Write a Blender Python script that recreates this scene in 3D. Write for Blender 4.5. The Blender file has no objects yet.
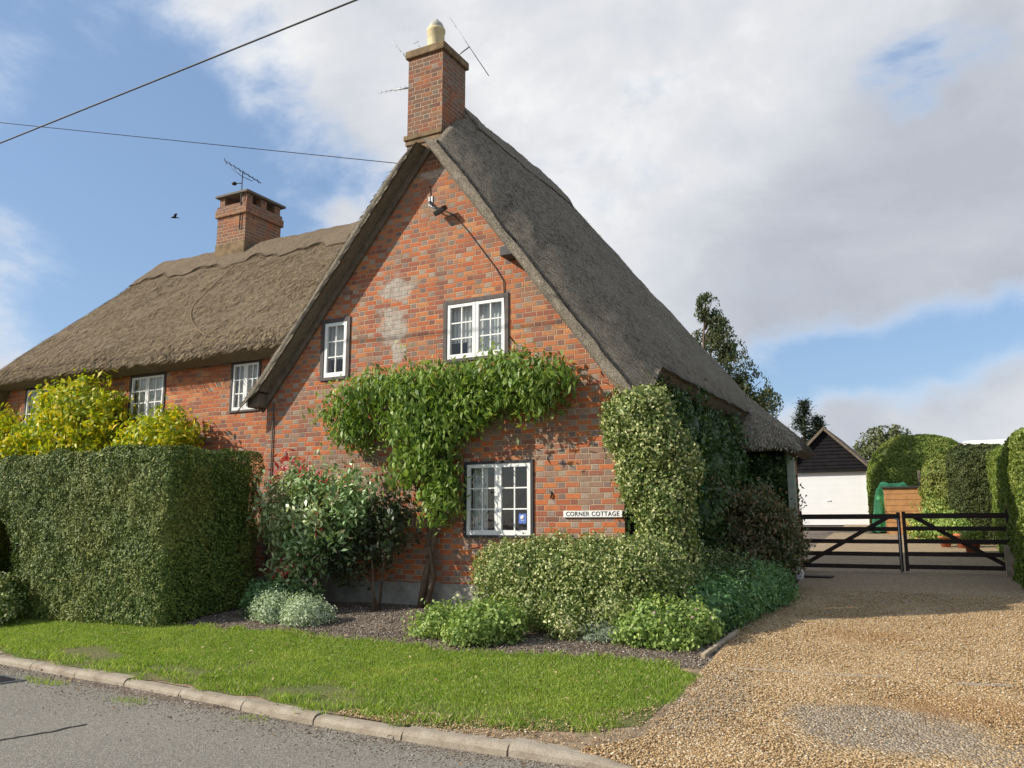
import bpy, bmesh, math, random
import numpy as np
from mathutils import Vector, Matrix, geometry
PI = math.pi
random.seed(7)
S = bpy.context.scene
COL = S.collection
# ------------------------------------------------------------------ camera
cd = bpy.data.cameras.new('camera'); cam = bpy.data.objects.new('camera', cd); COL.objects.link(cam)
cd.sensor_width = 36; cd.lens = 830/1024*36; cd.clip_end = 2000; cd.clip_start = .05
cam.location = (0, 0, 1.6)
cam.rotation_euler = (PI/2+math.atan(141/830), 0, math.radians(28))
S.camera = cam
# ------------------------------------------------------------------ light
SUN_A, SUN_E = math.radians(53), math.radians(30.5)
sl = bpy.data.lights.new('sun', 'SUN'); so = bpy.data.objects.new('sun', sl); COL.objects.link(so)
sl.energy = 4.4; sl.angle = math.radians(.6); sl.color = (1, .93, .82)
sdir = Vector((-math.sin(SUN_A)*math.cos(SUN_E), -math.cos(SUN_A)*math.cos(SUN_E), math.sin(SUN_E)))
so.rotation_euler = sdir.to_track_quat('Z', 'Y').to_euler()
so.location = (-30, -30, 40)
S.view_settings.view_transform = 'Standard'; S.view_settings.look = 'None'
S.view_settings.gamma = 1; S.view_settings.use_curve_mapping = False
S.view_settings.exposure = 0.42

# ------------------------------------------------------------------ node helper
class NT:
    def __init__(s, tree): s.t = tree; s.n = tree.nodes; s.l = tree.links
    def put(s, inp, v):
        if hasattr(v, 'is_output') or isinstance(v, bpy.types.NodeSocket): s.l.new(v, inp)
        elif v is not None:
            if inp.type == 'RGBA' and len(v) == 3: v = (*v, 1)
            inp.default_value = v
    def m(s, op, a, b=None, c=None, clamp=False):
        n = s.n.new('ShaderNodeMath'); n.operation = op; n.use_clamp = clamp
        s.put(n.inputs[0], a)
        if b is not None: s.put(n.inputs[1], b)
        if c is not None: s.put(n.inputs[2], c)
        return n.outputs[0]
    def vm(s, op, a, b=None, out=0):
        n = s.n.new('ShaderNodeVectorMath'); n.operation = op
        s.put(n.inputs[0], a)
        if b is not None: s.put(n.inputs[3 if op == 'SCALE' else 1], b)
        return n.outputs[out]
    def noise(s, vec, scale, detail=4, rough=.55, out='Fac', dist=0):
        n = s.n.new('ShaderNodeTexNoise'); s.put(n.inputs['Vector'], vec)
        n.inputs['Scale'].default_value = scale; n.inputs['Detail'].default_value = detail
        n.inputs['Roughness'].default_value = rough; n.inputs['Distortion'].default_value = dist
        return n.outputs[out]
    def voro(s, vec, scale, feat='F1', out='Distance'):
        n = s.n.new('ShaderNodeTexVoronoi'); n.feature = feat; s.put(n.inputs['Vector'], vec)
        n.inputs['Scale'].default_value = scale; return n.outputs[out]
    def ramp(s, fac, stops, interp='LINEAR'):
        n = s.n.new('ShaderNodeValToRGB'); s.put(n.inputs[0], fac); r = n.color_ramp; r.interpolation = interp
        while len(r.elements) > 1: r.elements.remove(r.elements[-1])
        r.elements[0].position = stops[0][0]; r.elements[0].color = (*stops[0][1], 1)
        for p, c in stops[1:]:
            e = r.elements.new(p); e.color = (*c, 1)
        return n.outputs[0]
    def step(s, v, a, b):
        n = s.n.new('ShaderNodeMapRange'); n.interpolation_type = 'SMOOTHSTEP'
        s.put(n.inputs[0], v); s.put(n.inputs[1], a); s.put(n.inputs[2], b); return n.outputs[0]
    def mix(s, f, a, b, mode='MIX'):
        n = s.n.new('ShaderNodeMix'); n.data_type = 'RGBA'; n.blend_type = mode
        s.put(n.inputs[0], f); s.put(n.inputs[6], a); s.put(n.inputs[7], b); return n.outputs[2]
    def sep(s, v):
        n = s.n.new('ShaderNodeSeparateXYZ'); s.put(n.inputs[0], v); return n.outputs
    def comb(s, x, y, z):
        n = s.n.new('ShaderNodeCombineXYZ'); s.put(n.inputs[0], x); s.put(n.inputs[1], y); s.put(n.inputs[2], z); return n.outputs[0]
    def bump(s, h, strength=.5, dist=.01, normal=None):
        n = s.n.new('ShaderNodeBump'); s.put(n.inputs['Height'], h)
        n.inputs['Strength'].default_value = strength; n.inputs['Distance'].default_value = dist
        if normal is not None: s.put(n.inputs['Normal'], normal)
        return n.outputs[0]
    def geo(s, out): 
        n = s.n.new('ShaderNodeNewGeometry'); return n.outputs[out]

def mat(name):
    m = bpy.data.materials.new(name); m.use_nodes = True
    nt = NT(m.node_tree); b = nt.n['Principled BSDF']
    b.inputs['Specular IOR Level'].default_value = .3
    return m, nt, b
def simple(name, col, rough=.6, var=.15, scale=6, bumpd=0, bscale=30, metal=0, spec=.35):
    m, nt, b = mat(name)
    p = nt.geo('Position')
    n = nt.noise(p, scale, 5, .6)
    lo = tuple(c*(1-var) for c in col); hi = tuple(min(1, c*(1+var)) for c in col)
    nt.put(b.inputs['Base Color'], nt.ramp(n, [(.3, lo), (.7, hi)]))
    b.inputs['Roughness'].default_value = rough; b.inputs['Metallic'].default_value = metal
    b.inputs['Specular IOR Level'].default_value = spec
    if bumpd: nt.put(b.inputs['Normal'], nt.bump(nt.noise(p, bscale, 4), .6, bumpd))
    return m

# ------------------------------------------------------------------ world: sky and clouds
w = bpy.data.worlds.new('World'); S.world = w; w.use_nodes = True
wt = NT(w.node_tree); wt.n.clear()
sky = wt.n.new('ShaderNodeTexSky'); sky.sky_type = 'NISHITA'; sky.sun_disc = False
sky.sun_elevation = SUN_E; sky.sun_rotation = math.radians(233); sky.air_density = 1.0; sky.dust_density = .9; sky.ozone_density = 1.4
tc = wt.n.new('ShaderNodeTexCoord').outputs['Generated']
D = wt.vm('NORMALIZE', tc)
dx, dy, dz = wt.sep(D)
pv = wt.comb(dx, dy, wt.m('MULTIPLY', dz, 1.7))
n1 = wt.noise(pv, 4.2, 10, .60, dist=.35)
n2 = wt.noise(wt.vm('ADD', pv, (3.1, 7.7, 1.3)), 1.9, 4, .5)
def blob(v, r, a):
    v = Vector(v).normalized()
    dt = wt.vm('DOT_PRODUCT', D, tuple(v), 1)
    return wt.m('MULTIPLY', wt.step(dt, math.cos(math.radians(r)), math.cos(math.radians(r*.1))), a)
base = wt.m('MULTIPLY_ADD', wt.m('SUBTRACT', n1, .5), 1.25, .50)
pos = wt.m('ADD', 0, 0)
for v, r, a in [((-.26, .81, .53), 30, .26), ((-.48, .82, .32), 15, .26), ((-.08, .94, .34), 17, .26), ((.08, .90, .42), 24, .22), ((-.46, .70, .55), 12, .26), ((-.31, .91, .26), 15, .22),
                ((-.68, .54, .49), 6, .16), ((-.66, .64, .41), 5, .20), ((-.86, .48, .20), 9, .34), ((-.06, .985, .12), 10, .24), ((.06, .99, .12), 10, .2), ((-.22, .97, .10), 7, .16), ((.6, .7, .4), 25, .15), ((-.9, .1, .4), 30, .1)]:
    pos = wt.m('ADD', pos, blob(v, r, a))
cov = wt.m('ADD', base, wt.m('MINIMUM', pos, .27))
for v, r, a in [((-.02, .89, .45), 3.6, -.17), ((-.79, .48, .37), 17, -.30), ((-.74, .58, .31), 12, -.22), ((-.62, .71, .36), 8, -.20), ((-.70, .55, .44), 6, -.10)]:
    cov = wt.m('ADD', cov, blob(v, r, a))
bz = wt.m('SUBTRACT', dz, wt.m('MULTIPLY_ADD', dx, .15, .20))
band = wt.m('MULTIPLY', wt.m('SUBTRACT', 1, wt.step(wt.m('ABSOLUTE', wt.m('ADD', bz, wt.m('MULTIPLY', wt.m('SUBTRACT', n2, .5), .10))), .0, .085)), wt.m('MULTIPLY', wt.step(dx, -.36, -.08), wt.step(dy, .3, .6)))
cov = wt.m('MULTIPLY_ADD', band, -.60, cov)
mask = wt.step(cov, .42, .68)
# billow shading inside the clouds
n3 = wt.noise(wt.vm('ADD', pv, (9, 2, 4)), 5.0, 9, .58, dist=.3)
shade = wt.m('MULTIPLY_ADD', wt.m('SUBTRACT', n3, .5), 1.15, .50)
for v, r, a in [((-.26, .81, .53), 20, .20), ((-.08, .94, .32), 16, -.24), ((-.17, .95, .27), 9, -.10), ((.05, .94, .35), 15, -.10), ((.06, .86, .5), 16, .0), ((-.50, .64, .56), 14, .16), ((-.86, .48, .2), 9, .22), ((-.06, .98, .16), 9, .02), ((-.48, .82, .32), 14, .16), ((-.68, .56, .46), 10, .25)]:
    shade = wt.m('ADD', shade, blob(v, r, a))
ccol = wt.ramp(shade, [(.10, (.38, .405, .455)), (.35, (.44, .468, .515)), (.52, (.52, .54, .58)), (.72, (.60, .61, .635)), (.98, (.77, .77, .765))])
thin = wt.step(cov, .30, .56)
skc = wt.mix(1.0, sky.outputs[0], (.095, .098, .10), 'MULTIPLY')
skc = wt.mix(.35, skc, (.30, .47, .76))
skc = wt.mix(wt.m('MULTIPLY', thin, .45), skc, (.58, .64, .74))
final = wt.mix(mask, skc, ccol)
bg = wt.n.new('ShaderNodeBackground'); wt.put(bg.inputs[0], final); bg.inputs[1].default_value = .97
wo = wt.n.new('ShaderNodeOutputWorld'); wt.l.new(bg.outputs[0], wo.inputs[0])

# ------------------------------------------------------------------ mesh helpers
def tag(o, label=None, cat=None, group=None, kind=None):
    if label: o['label'] = label
    if cat: o['category'] = cat
    if group: o['group'] = group
    if kind: o['kind'] = kind
    return o
def thing(name, label, cat, loc=(0, 0, 0), rz=0, group=None):
    o = bpy.data.objects.new(name, None); COL.objects.link(o)
    o.location = loc; o.rotation_euler = (0, 0, rz); o.empty_display_size = .2
    return tag(o, label, cat, group)
def link(name, me, m, parent=None):
    o = bpy.data.objects.new(name, me); COL.objects.link(o)
    if m is not None:
        for mm in (m if isinstance(m, (list, tuple)) else [m]): me.materials.append(mm)
    if parent is not None: o.parent = parent
    return o
def np_mesh(name, V, F, m, parent=None, mi=None, smooth=False):
    me = bpy.data.meshes.new(name)
    V = np.asarray(V, np.float32); F = np.asarray(F, np.int32)
    k = F.shape[1]
    me.vertices.add(len(V)); me.vertices.foreach_set('co', V.ravel())
    me.loops.add(F.size); me.loops.foreach_set('vertex_index', F.ravel())
    me.polygons.add(len(F)); me.polygons.foreach_set('loop_start', np.arange(len(F), dtype=np.int32)*k)
    if mi is not None: me.polygons.foreach_set('material_index', np.asarray(mi, np.int32))
    if smooth: me.polygons.foreach_set('use_smooth', np.ones(len(F), bool))
    me.update(calc_edges=True); me.validate()
    return link(name, me, m, parent)
class MB:
    def __init__(s): s.bm = bmesh.new()
    def box(s, x0, x1, y0, y1, z0, z1, bev=0, M=None, seg=2):
        vs = [s.bm.verts.new(v) for v in [(x0, y0, z0), (x1, y0, z0), (x1, y1, z0), (x0, y1, z0), (x0, y0, z1), (x1, y0, z1), (x1, y1, z1), (x0, y1, z1)]]
        if M is not None:
            for v in vs: v.co = M @ v.co
        fs = [s.bm.faces.new([vs[i] for i in q]) for q in [(0, 3, 2, 1), (4, 5, 6, 7), (0, 1, 5, 4), (1, 2, 6, 5), (2, 3, 7, 6), (3, 0, 4, 7)]]
        if bev:
            es = list({e for f in fs for e in f.edges})
            bmesh.ops.bevel(s.bm, geom=es, offset=bev, segments=seg, affect='EDGES', profile=.6)
        return s
    def bar(s, a, b, wx, wz, bev=0):
        a = Vector(a); b = Vector(b); d = b-a; L = d.length
        q = d.to_track_quat('X', 'Z').to_matrix().to_4x4(); q.translation = a
        return s.box(0, L, -wx/2, wx/2, -wz/2, wz/2, bev, q)
    def tube(s, pts, r, seg=8, cap=True):
        pts = [Vector(p) for p in pts]; n = len(pts)
        rs = r if isinstance(r, (list, tuple)) else [r]*n
        rings = []; up = Vector((0.13, .31, 1)).normalized()
        for i, p in enumerate(pts):
            d = (pts[min(i+1, n-1)]-pts[max(i-1, 0)]).normalized()
            a = d.cross(up)
            if a.length < 1e-3: a = d.cross(Vector((1, 0, 0)))
            a.normalize(); b = d.cross(a)
            rings.append([s.bm.verts.new(p+(a*math.cos(t)+b*math.sin(t))*rs[i]) for t in [2*PI*k/seg for k in range(seg)]])
        for i in range(n-1):
            for k in range(seg):
                f = s.bm.faces.new([rings[i][k], rings[i][(k+1) % seg], rings[i+1][(k+1) % seg], rings[i+1][k]]); f.smooth = True
        if cap:
            s.bm.faces.new(rings[0]); s.bm.faces.new(rings[-1][::-1])
        return s
    def lathe(s, prof, c=(0, 0, 0), seg=20):
        c = Vector(c); rings = []
        for r, z in prof:
            rings.append([s.bm.verts.new(c+Vector((r*math.cos(2*PI*k/seg), r*math.sin(2*PI*k/seg), z))) for k in range(seg)])
        for i in range(len(rings)-1):
            for k in range(seg):
                f = s.bm.faces.new([rings[i][k], rings[i][(k+1) % seg], rings[i+1][(k+1) % seg], rings[i+1][k]]); f.smooth = True
        return s
    def poly_prism(s, outline, holes, y0, y1, axis='Y'):
        """outline/holes in (u, z); extruded from y0 to y1"""
        def P(u, z, y): return (u, y, z) if axis == 'Y' else (y, u, z)
        loops = [outline]+holes
        tri = geometry.tessellate_polygon([[Vector((u, z, 0)) for u, z in lp] for lp in loops])
        flat = [p for lp in loops for p in lp]
        fr = [s.bm.verts.new(P(u, z, y0)) for u, z in flat]; bk = [s.bm.verts.new(P(u, z, y1)) for u, z in flat]
        for t in tri:
            s.bm.faces.new([fr[i] for i in t]); s.bm.faces.new([bk[i] for i in t][::-1])
        k = 0
        for lp in loops:
            n = len(lp)
            for i in range(n):
                j = (i+1) % n
                s.bm.faces.new([fr[k+i], fr[k+j], bk[k+j], bk[k+i]])
            k += n
        return s
    def build(s, name, m, parent=None, smooth=False, loc=None):
        bmesh.ops.recalc_face_normals(s.bm, faces=s.bm.faces)
        me = bpy.data.meshes.new(name); s.bm.to_mesh(me); s.bm.free()
        if smooth:
            me.polygons.foreach_set('use_smooth', np.ones(len(me.polygons), bool))
        o = link(name, me, m, parent)
        if loc: o.location = loc
        return o
def build_split(mb, name, m, parent=None, fix=None):
    """one object per connected piece"""
    bm = mb.bm; bmesh.ops.recalc_face_normals(bm, faces=bm.faces); bm.verts.index_update(); seen = set(); outs = []
    for v0 in bm.verts:
        if v0.index in seen: continue
        st = [v0]; comp = []; seen.add(v0.index)
        while st:
            v = st.pop(); comp.append(v)
            for e in v.link_edges:
                u = e.other_vert(v)
                if u.index not in seen: seen.add(u.index); st.append(u)
        ix = {v.index: i for i, v in enumerate(comp)}; fs = {f for v in comp for f in v.link_faces}
        me = bpy.data.meshes.new(name); me.from_pydata([v.co[:] for v in comp], [], [[ix[v.index] for v in f.verts] for f in fs]); me.update()
        o = link(name, me, m, parent)
        if fix: fix(o)
        outs.append(o)
    bm.free(); return outs
# value noise in numpy
_perm = np.random.RandomState(3).rand(64, 64, 64).astype(np.float32)
def vnoise(P, scale=1.0, octv=3):
    P = np.asarray(P, float)*scale; out = 0; amp = 1; tot = 0
    for o in range(octv):
        i = np.floor(P).astype(int); f = P-i; f = f*f*(3-2*f); r = 0
        for a in (0, 1):
            for b in (0, 1):
                for c in (0, 1):
                    wgt = (f[..., 0] if a else 1-f[..., 0])*(f[..., 1] if b else 1-f[..., 1])*(f[..., 2] if c else 1-f[..., 2])
                    r = r+wgt*_perm[(i[..., 0]+a) % 64, (i[..., 1]+b) % 64, (i[..., 2]+c) % 64]
        out = out+amp*r; tot += amp; amp *= .5; P = P*2.03+7.1
    return out/tot*2-1   # -1..1

# ------------------------------------------------------------------ ground shape
GY = [-60, 2.2, 5.5, 5.95, 7.0, 9.0, 10.1, 18, 36, 60, 100, 900]; GZ = [0, 0, 0, .085, .20, .385, .48, .72, 1.60, 2.1, 2.3, 2.3]
def kerb_y(x):   # road edge line
    return np.interp(x, [-60, -30, -10.2, -7.7, -4.6, -3.3, -2.0, 5, 60], [19, 11.5, 6.12, 5.86, 5.48, 5.40, 5.45, 5.5, 5.5])
def gz(x, y):
    x = np.asarray(x, float); y = np.asarray(y, float)
    base = np.interp(y, GY, GZ)
    ky = np.minimum(kerb_y(x), 8.0); dd = y-ky
    verge = np.where(dd < .12, np.clip(dd, 0, .12)/.12*.075, .075+(.385-.075)*np.clip((dd-.12)/np.maximum(9-ky-.12, .2), 0, 1))
    base = np.where(y < 9.0, verge, base)
    # drive: no kerb step, a smooth ramp
    t = np.clip((x+2.3)/.5, 0, 1)
    ramp = np.interp(y, [5.3, 7.0, 9.0], [0.0, .19, .385])
    return np.where(y < 7.0, base*(1-t)+ramp*t, base)
def patch(name, xf, yf, nu, nv, m, off=0.004, zfun=gz, noise=0, parent=None):
    u = np.linspace(0, 1, nu); v = np.linspace(0, 1, nv); U, Vv = np.meshgrid(u, v)
    X = xf(U, Vv); Y = yf(U, Vv); Zz = zfun(X, Y)+off
    if noise: Zz = Zz+noise*vnoise(np.stack([X, Y, X*0], -1), 1.7, 4)
    V = np.stack([X, Y, Zz], -1).reshape(-1, 3)
    idx = np.arange(nu*nv).reshape(nv, nu)
    F = np.stack([idx[:-1, :-1], idx[:-1, 1:], idx[1:, 1:], idx[1:, :-1]], -1).reshape(-1, 4)
    return np_mesh(name, V, F, m, parent, smooth=True)

# ------------------------------------------------------------------ materials: ground
def m_soil():
    m, nt, b = mat('soil'); p = nt.geo('Position')
    n = nt.noise(p, 2.5, 6, .6); v = nt.voro(p, 55, 'F1', 'Color'); vd = nt.voro(p, 55)
    c = nt.ramp(n, [(.3, (.085, .06, .042)), (.55, (.15, .11, .08)), (.75, (.22, .175, .135))])
    r = nt.sep(v)[0]
    c = nt.mix(nt.m('GREATER_THAN', r, .80), c, nt.ramp(r, [(.8, (.13, .11, .09)), (1, (.42, .37, .31))]))
    nt.put(b.inputs['Base Color'], c); b.inputs['Roughness'].default_value = .95
    nt.put(b.inputs['Normal'], nt.bump(nt.m('ADD', nt.m('MULTIPLY', vd, -.6), nt.noise(p, 30, 5)), .9, .02))
    return m
def m_turf():
    m, nt, b = mat('turf'); p = nt.geo('Position')
    n = nt.noise(p, 1.3, 5, .6); n2 = nt.noise(p, 40, 3, .6)
    c = nt.ramp(n, [(.3, (.08, .12, .025)), (.5, (.14, .16, .04)), (.65, (.22, .18, .08)), (.8, (.17, .12, .07))])
    c = nt.mix(.4, c, nt.ramp(n2, [(.3, (.03, .045, .012)), (.7, (.16, .18, .06))]))
    nt.put(b.inputs['Base Color'], c); b.inputs['Roughness'].default_value = .95
    nt.put(b.inputs['Normal'], nt.bump(n2, 1, .03)); return m
def m_gravel():
    m, nt, b = mat('gravel'); p = nt.geo('Position')
    n = nt.noise(p, .9, 5, .6); vc = nt.voro(p, 62, 'F1', 'Color'); vd = nt.voro(p, 62)
    r, g, _ = nt.sep(vc)
    c = nt.ramp(r, [(0, (.16, .10, .05)), (.25, (.33, .205, .09)), (.5, (.46, .30, .14)), (.72, (.49, .345, .175)), (.9, (.54, .41, .25)), (1, (.66, .56, .40))])
    grey = nt.ramp(r, [(0, (.16, .13, .095)), (.5, (.26, .215, .16)), (1, (.42, .36, .28))])
    # patches where fines and dirt show, grey worn spot near the road
    px, py, pz = nt.sep(p)
    def ell(cx, cy, rx, ry):
        return nt.m('SQRT', nt.m('ADD', nt.m('POWER', nt.m('DIVIDE', nt.m('SUBTRACT', px, cx), rx), 2), nt.m('POWER', nt.m('DIVIDE', nt.m('SUBTRACT', py, cy), ry), 2)))
    wob = nt.m('MULTIPLY', nt.m('SUBTRACT', nt.noise(p, 3.0, 5, .6), .5), 1.3)
    worn = nt.m('SUBTRACT', 1, nt.step(nt.m('ADD', ell(-.62, 6.75, .72, .52), wob), .75, 1.1))
    worn2 = nt.m('SUBTRACT', 1, nt.step(nt.m('ADD', ell(-1.9, 7.0, .35, 1.0), wob), .6, 1.2))
    worn3 = nt.m('SUBTRACT', 1, nt.step(nt.m('ADD', ell(.35, 6.4, .6, .35), wob), .6, 1.2))
    back = nt.step(py, 9.5, 17)
    f = nt.m('MAXIMUM', nt.m('MAXIMUM', worn, nt.m('MULTIPLY', worn2, .7)), nt.m('MAXIMUM', nt.m('MULTIPLY', worn3, .8), nt.m('MULTIPLY', back, .55)))
    c = nt.mix(nt.m('MULTIPLY', f, .8), c, grey)
    orange = nt.m('SUBTRACT', 1, nt.step(nt.m('ADD', ell(-.9, 9.7, .55, .35), wob), .5, 1.2))
    orange2 = nt.m('SUBTRACT', 1, nt.step(nt.m('ADD', ell(.05, 7.35, .9, .38), wob), .5, 1.2))
    o = nt.m('MULTIPLY', nt.m('MAXIMUM', orange, orange2), .6)
    c = nt.mix(o, c, (.30, .15, .05))
    c = nt.mix(nt.m('MULTIPLY', nt.step(n, .5, .75), .35), c, (.24, .16, .08))
    nt.put(b.inputs['Base Color'], c); b.inputs['Roughness'].default_value = .85
    nt.put(b.inputs['Normal'], nt.bump(nt.m('MULTIPLY', vd, -1), .9, .02)); return m
def m_asphalt():
    m, nt, b = mat('asphalt'); p = nt.geo('Position'); px, py, pz = nt.sep(p)
    n = nt.noise(p, .7, 5, .6); vc = nt.sep(nt.voro(p, 95, 'F1', 'Color'))[0]; vd = nt.voro(p, 95)
    c = nt.ramp(n, [(.3, (.185, .165, .128)), (.7, (.245, .22, .172))])
    c = nt.mix(.5, c, nt.ramp(vc, [(0, (.07, .068, .06)), (.5, (.19, .18, .16)), (.85, (.30, .28, .24)), (1, (.45, .42, .36))]))
    # dirt along the kerb
    ky = nt.m('ADD', nt.m('MULTIPLY', px, -.085), 5.05)
    edge = nt.step(nt.m('ADD', nt.m('SUBTRACT', py, ky), nt.m('MULTIPLY', nt.m('SUBTRACT', nt.noise(p, 3.5, 6, .65), .5), 1.1)), -.3, .35)
    c = nt.mix(nt.m('MULTIPLY', edge, .75), c, nt.ramp(vc, [(0, (.08, .055, .035)), (.6, (.20, .145, .095)), (1, (.42, .35, .26))]))
    # tar joint
    nt.put(b.inputs['Base Color'], c); b.inputs['Roughness'].default_value = .85
    nt.put(b.inputs['Normal'], nt.bump(nt.m('ADD', nt.m('MULTIPLY', vd, -.7), nt.m('MULTIPLY', nt.noise(p, 12, 4), .6)), .7, .008)); return m
def m_kerb():
    m, nt, b = mat('kerb_concrete'); p = nt.geo('Position')
    n = nt.noise(p, 5, 6, .65); n2 = nt.noise(p, 90, 3, .6)
    c = nt.ramp(n, [(.3, (.19, .145, .10)), (.46, (.32, .265, .195)), (.7, (.44, .385, .30))])
    c = nt.mix(.35, c, nt.ramp(n2, [(.35, (.10, .08, .06)), (.65, (.42, .36, .28))]))
    nt.put(b.inputs['Base Color'], c); b.inputs['Roughness'].default_value = .9
    nt.put(b.inputs['Normal'], nt.bump(nt.m('ADD', n2, nt.m('MULTIPLY', n, 2)), .7, .006)); return m
M_soil, M_turf, M_gravel, M_asph, M_kerb = m_soil(), m_turf(), m_gravel(), m_asphalt(), m_kerb()

# ------------------------------------------------------------------ materials: building
def m_brick(name, grey=1.0, lime=False, tone=1.0, dark=0.0):
    m, nt, b = mat(name)
    p = nt.geo('Position'); nrm = nt.sep(nt.geo('True Normal'))
    isx = nt.m('GREATER_THAN', nt.m('ABSOLUTE', nrm[0]), .6)
    px, py, pz = nt.sep(p)
    wob = nt.m('MULTIPLY', nt.m('SUBTRACT', nt.noise(p, 1.4, 3), .5), .035)
    u = nt.m('ADD', nt.m('MULTIPLY', px, nt.m('SUBTRACT', 1, isx)), nt.m('MULTIPLY', py, isx))
    v = nt.m('ADD', nt.m('DIVIDE', nt.m('ADD', pz, wob), .0745), 100)
    row = nt.m('FLOOR', v); fv = nt.m('FRACT', v)
    jit = nt.n.new('ShaderNodeTexWhiteNoise'); jit.noise_dimensions = '1D'; nt.put(jit.inputs['W'], row)
    U = nt.m('ADD', nt.m('ADD', nt.m('DIVIDE', u, .325), nt.m('MULTIPLY', nt.m('MODULO', row, 2), .5)), nt.m('ADD', nt.m('MULTIPLY', jit.outputs[0], .12), 200))
    cell = nt.m('FLOOR', U); fu = nt.m('FRACT', U)
    isH = nt.m('GREATER_THAN', fu, .667)
    wn = nt.n.new('ShaderNodeTexWhiteNoise'); wn.noise_dimensions = '2D'
    nt.put(wn.inputs['Vector'], nt.comb(nt.m('ADD', nt.m('MULTIPLY', cell, 2), isH), row, 0))
    r = wn.outputs['Value']; rc = nt.sep(wn.outputs['Color'])
    da = nt.m('MULTIPLY', nt.m('MINIMUM', nt.m('MINIMUM', fu, nt.m('ABSOLUTE', nt.m('SUBTRACT', fu, .667))), nt.m('SUBTRACT', 1, fu)), .338)
    db = nt.m('MULTIPLY', nt.m('MINIMUM', fv, nt.m('SUBTRACT', 1, fv)), .0745)
    d = nt.m('ADD', nt.m('MINIMUM', da, db), nt.m('MULTIPLY', nt.m('SUBTRACT', nt.noise(p, 60, 3), .5), .010))
    brick = nt.step(d, .002, .0085)
    T = tone
    red = nt.ramp(r, [(0, (.20*T, .085*T, .06*T)), (.12, (.30*T, .10*T, .06*T)), (.3, (.40*T, .11*T, .045*T)), (.6, (.47*T, .14*T, .048*T)), (.85, (.46*T, .17*T, .065*T)), (1, (.52*T, .23*T, .09*T))])
    # blue-grey burnt headers, more of them low down and in patches
    reg = nt.m('ADD', nt.noise(p, .55, 2), nt.m('MULTIPLY', nt.m('SUBTRACT', nt.step(pz, 4.2, 2.2), .5), .30))
    reg2 = nt.m('ADD', reg, nt.m('MULTIPLY', isH, .62))
    gsel = nt.m('GREATER_THAN', nt.m('ADD', rc[0], nt.m('MULTIPLY', reg2, grey)), 1.34 if grey > 0 else 9)
    gcol = nt.ramp(rc[1], [(0, (.13, .11, .105)), (.5, (.22, .19, .165)), (1, (.34, .29, .23))])
    gcol = nt.mix(isH, nt.mix(.65, gcol, (.24, .135, .09)), gcol)
    base = nt.mix(nt.m('MULTIPLY', gsel, .85), red, gcol)
    grain = nt.noise(p, 45, 4, .65)
    base = nt.mix(.35, base, nt.mix(1, base, nt.ramp(grain, [(.3, (.45, .45, .45)), (.7, (1.5, 1.5, 1.5))]), 'MULTIPLY'))
    # weathering
    wz = nt.noise(p, 1.1, 7, .68)
    base = nt.mix(nt.m('MULTIPLY', nt.step(wz, .47, .68), .65), base, (.20, .15, .11))
    wq = nt.noise(nt.vm('ADD', p, (2, 9, 4)), 5.5, 7, .72)
    base = nt.mix(nt.m('MULTIPLY', nt.step(wq, .50, .66), .5), base, (.17, .125, .09))
    wl = nt.noise(nt.vm('ADD', p, (11, 3, 5)), 2.3, 7, .7)
    base = nt.mix(nt.m('MULTIPLY', nt.step(wl, .56, .72), .22), base, (.46, .36, .24))
    if dark: base = nt.mix(nt.m('MULTIPLY', nt.step(nt.noise(p, 3, 6, .7), .35, .65), dark), base, (.12, .10, .075))
    mort = nt.ramp(nt.noise(p, 3, 5), [(.3, (.30, .20, .125)), (.7, (.50, .375, .25))])
    c = nt.mix(brick, mort, base)
    h = brick
    if lime:
        def ell(cx, cz, rx, rz):
            return nt.m('SQRT', nt.m('ADD', nt.m('POWER', nt.m('DIVIDE', nt.m('SUBTRACT', px, cx), rx), 2), nt.m('POWER', nt.m('DIVIDE', nt.m('SUBTRACT', pz, cz), rz), 2)))
        ee = nt.m('MINIMUM', nt.m('MINIMUM', ell(-7.38, 5.17, .36, .26), ell(-7.44, 4.60, .34, .34)), nt.m('MINIMUM', ell(-7.33, 4.2, .16, .2), ell(-6.75, 7.05, .5, .25)))
        lm = nt.m('SUBTRACT', 1, nt.step(nt.m('ADD', ee, nt.m('MULTIPLY', nt.m('SUBTRACT', nt.noise(p, 6, 8, .72), .5), 2.2)), .55, 1.0))
        c = nt.mix(nt.m('MULTIPLY', lm, .85), c, nt.ramp(nt.noise(p, 14, 6, .7), [(.3, (.24, .20, .16)), (.7, (.52, .48, .41))]))
        # grime up at the apex
        ap = nt.m('MULTIPLY', nt.step(nt.m('ADD', pz, nt.noise(p, 2, 6)), 6.0, 7.9), .5)
        c = nt.mix(nt.m('MULTIPLY', ap, nt.step(nt.noise(p, 4, 6, .7), .35, .6)), c, (.22, .17, .12))
    nt.put(b.inputs['Base Color'], c); b.inputs['Roughness'].default_value = .88
    hh = nt.m('ADD', h, nt.m('ADD', nt.m('MULTIPLY', grain, .35), nt.m('MULTIPLY', rc[2], .3)))
    nt.put(b.inputs['Normal'], nt.bump(hh, .85, .007))
    return m
M_brick = m_brick('old_red_brick', 1.0, True)
M_brick2 = m_brick('warm_red_brick', .55, False, 1.0)
M_brickch = m_brick('chimney_brick', .7, False, .78, .75)
M_brickch2 = m_brick('chimney_brick_plain', .3, False, .78, .6)

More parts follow.
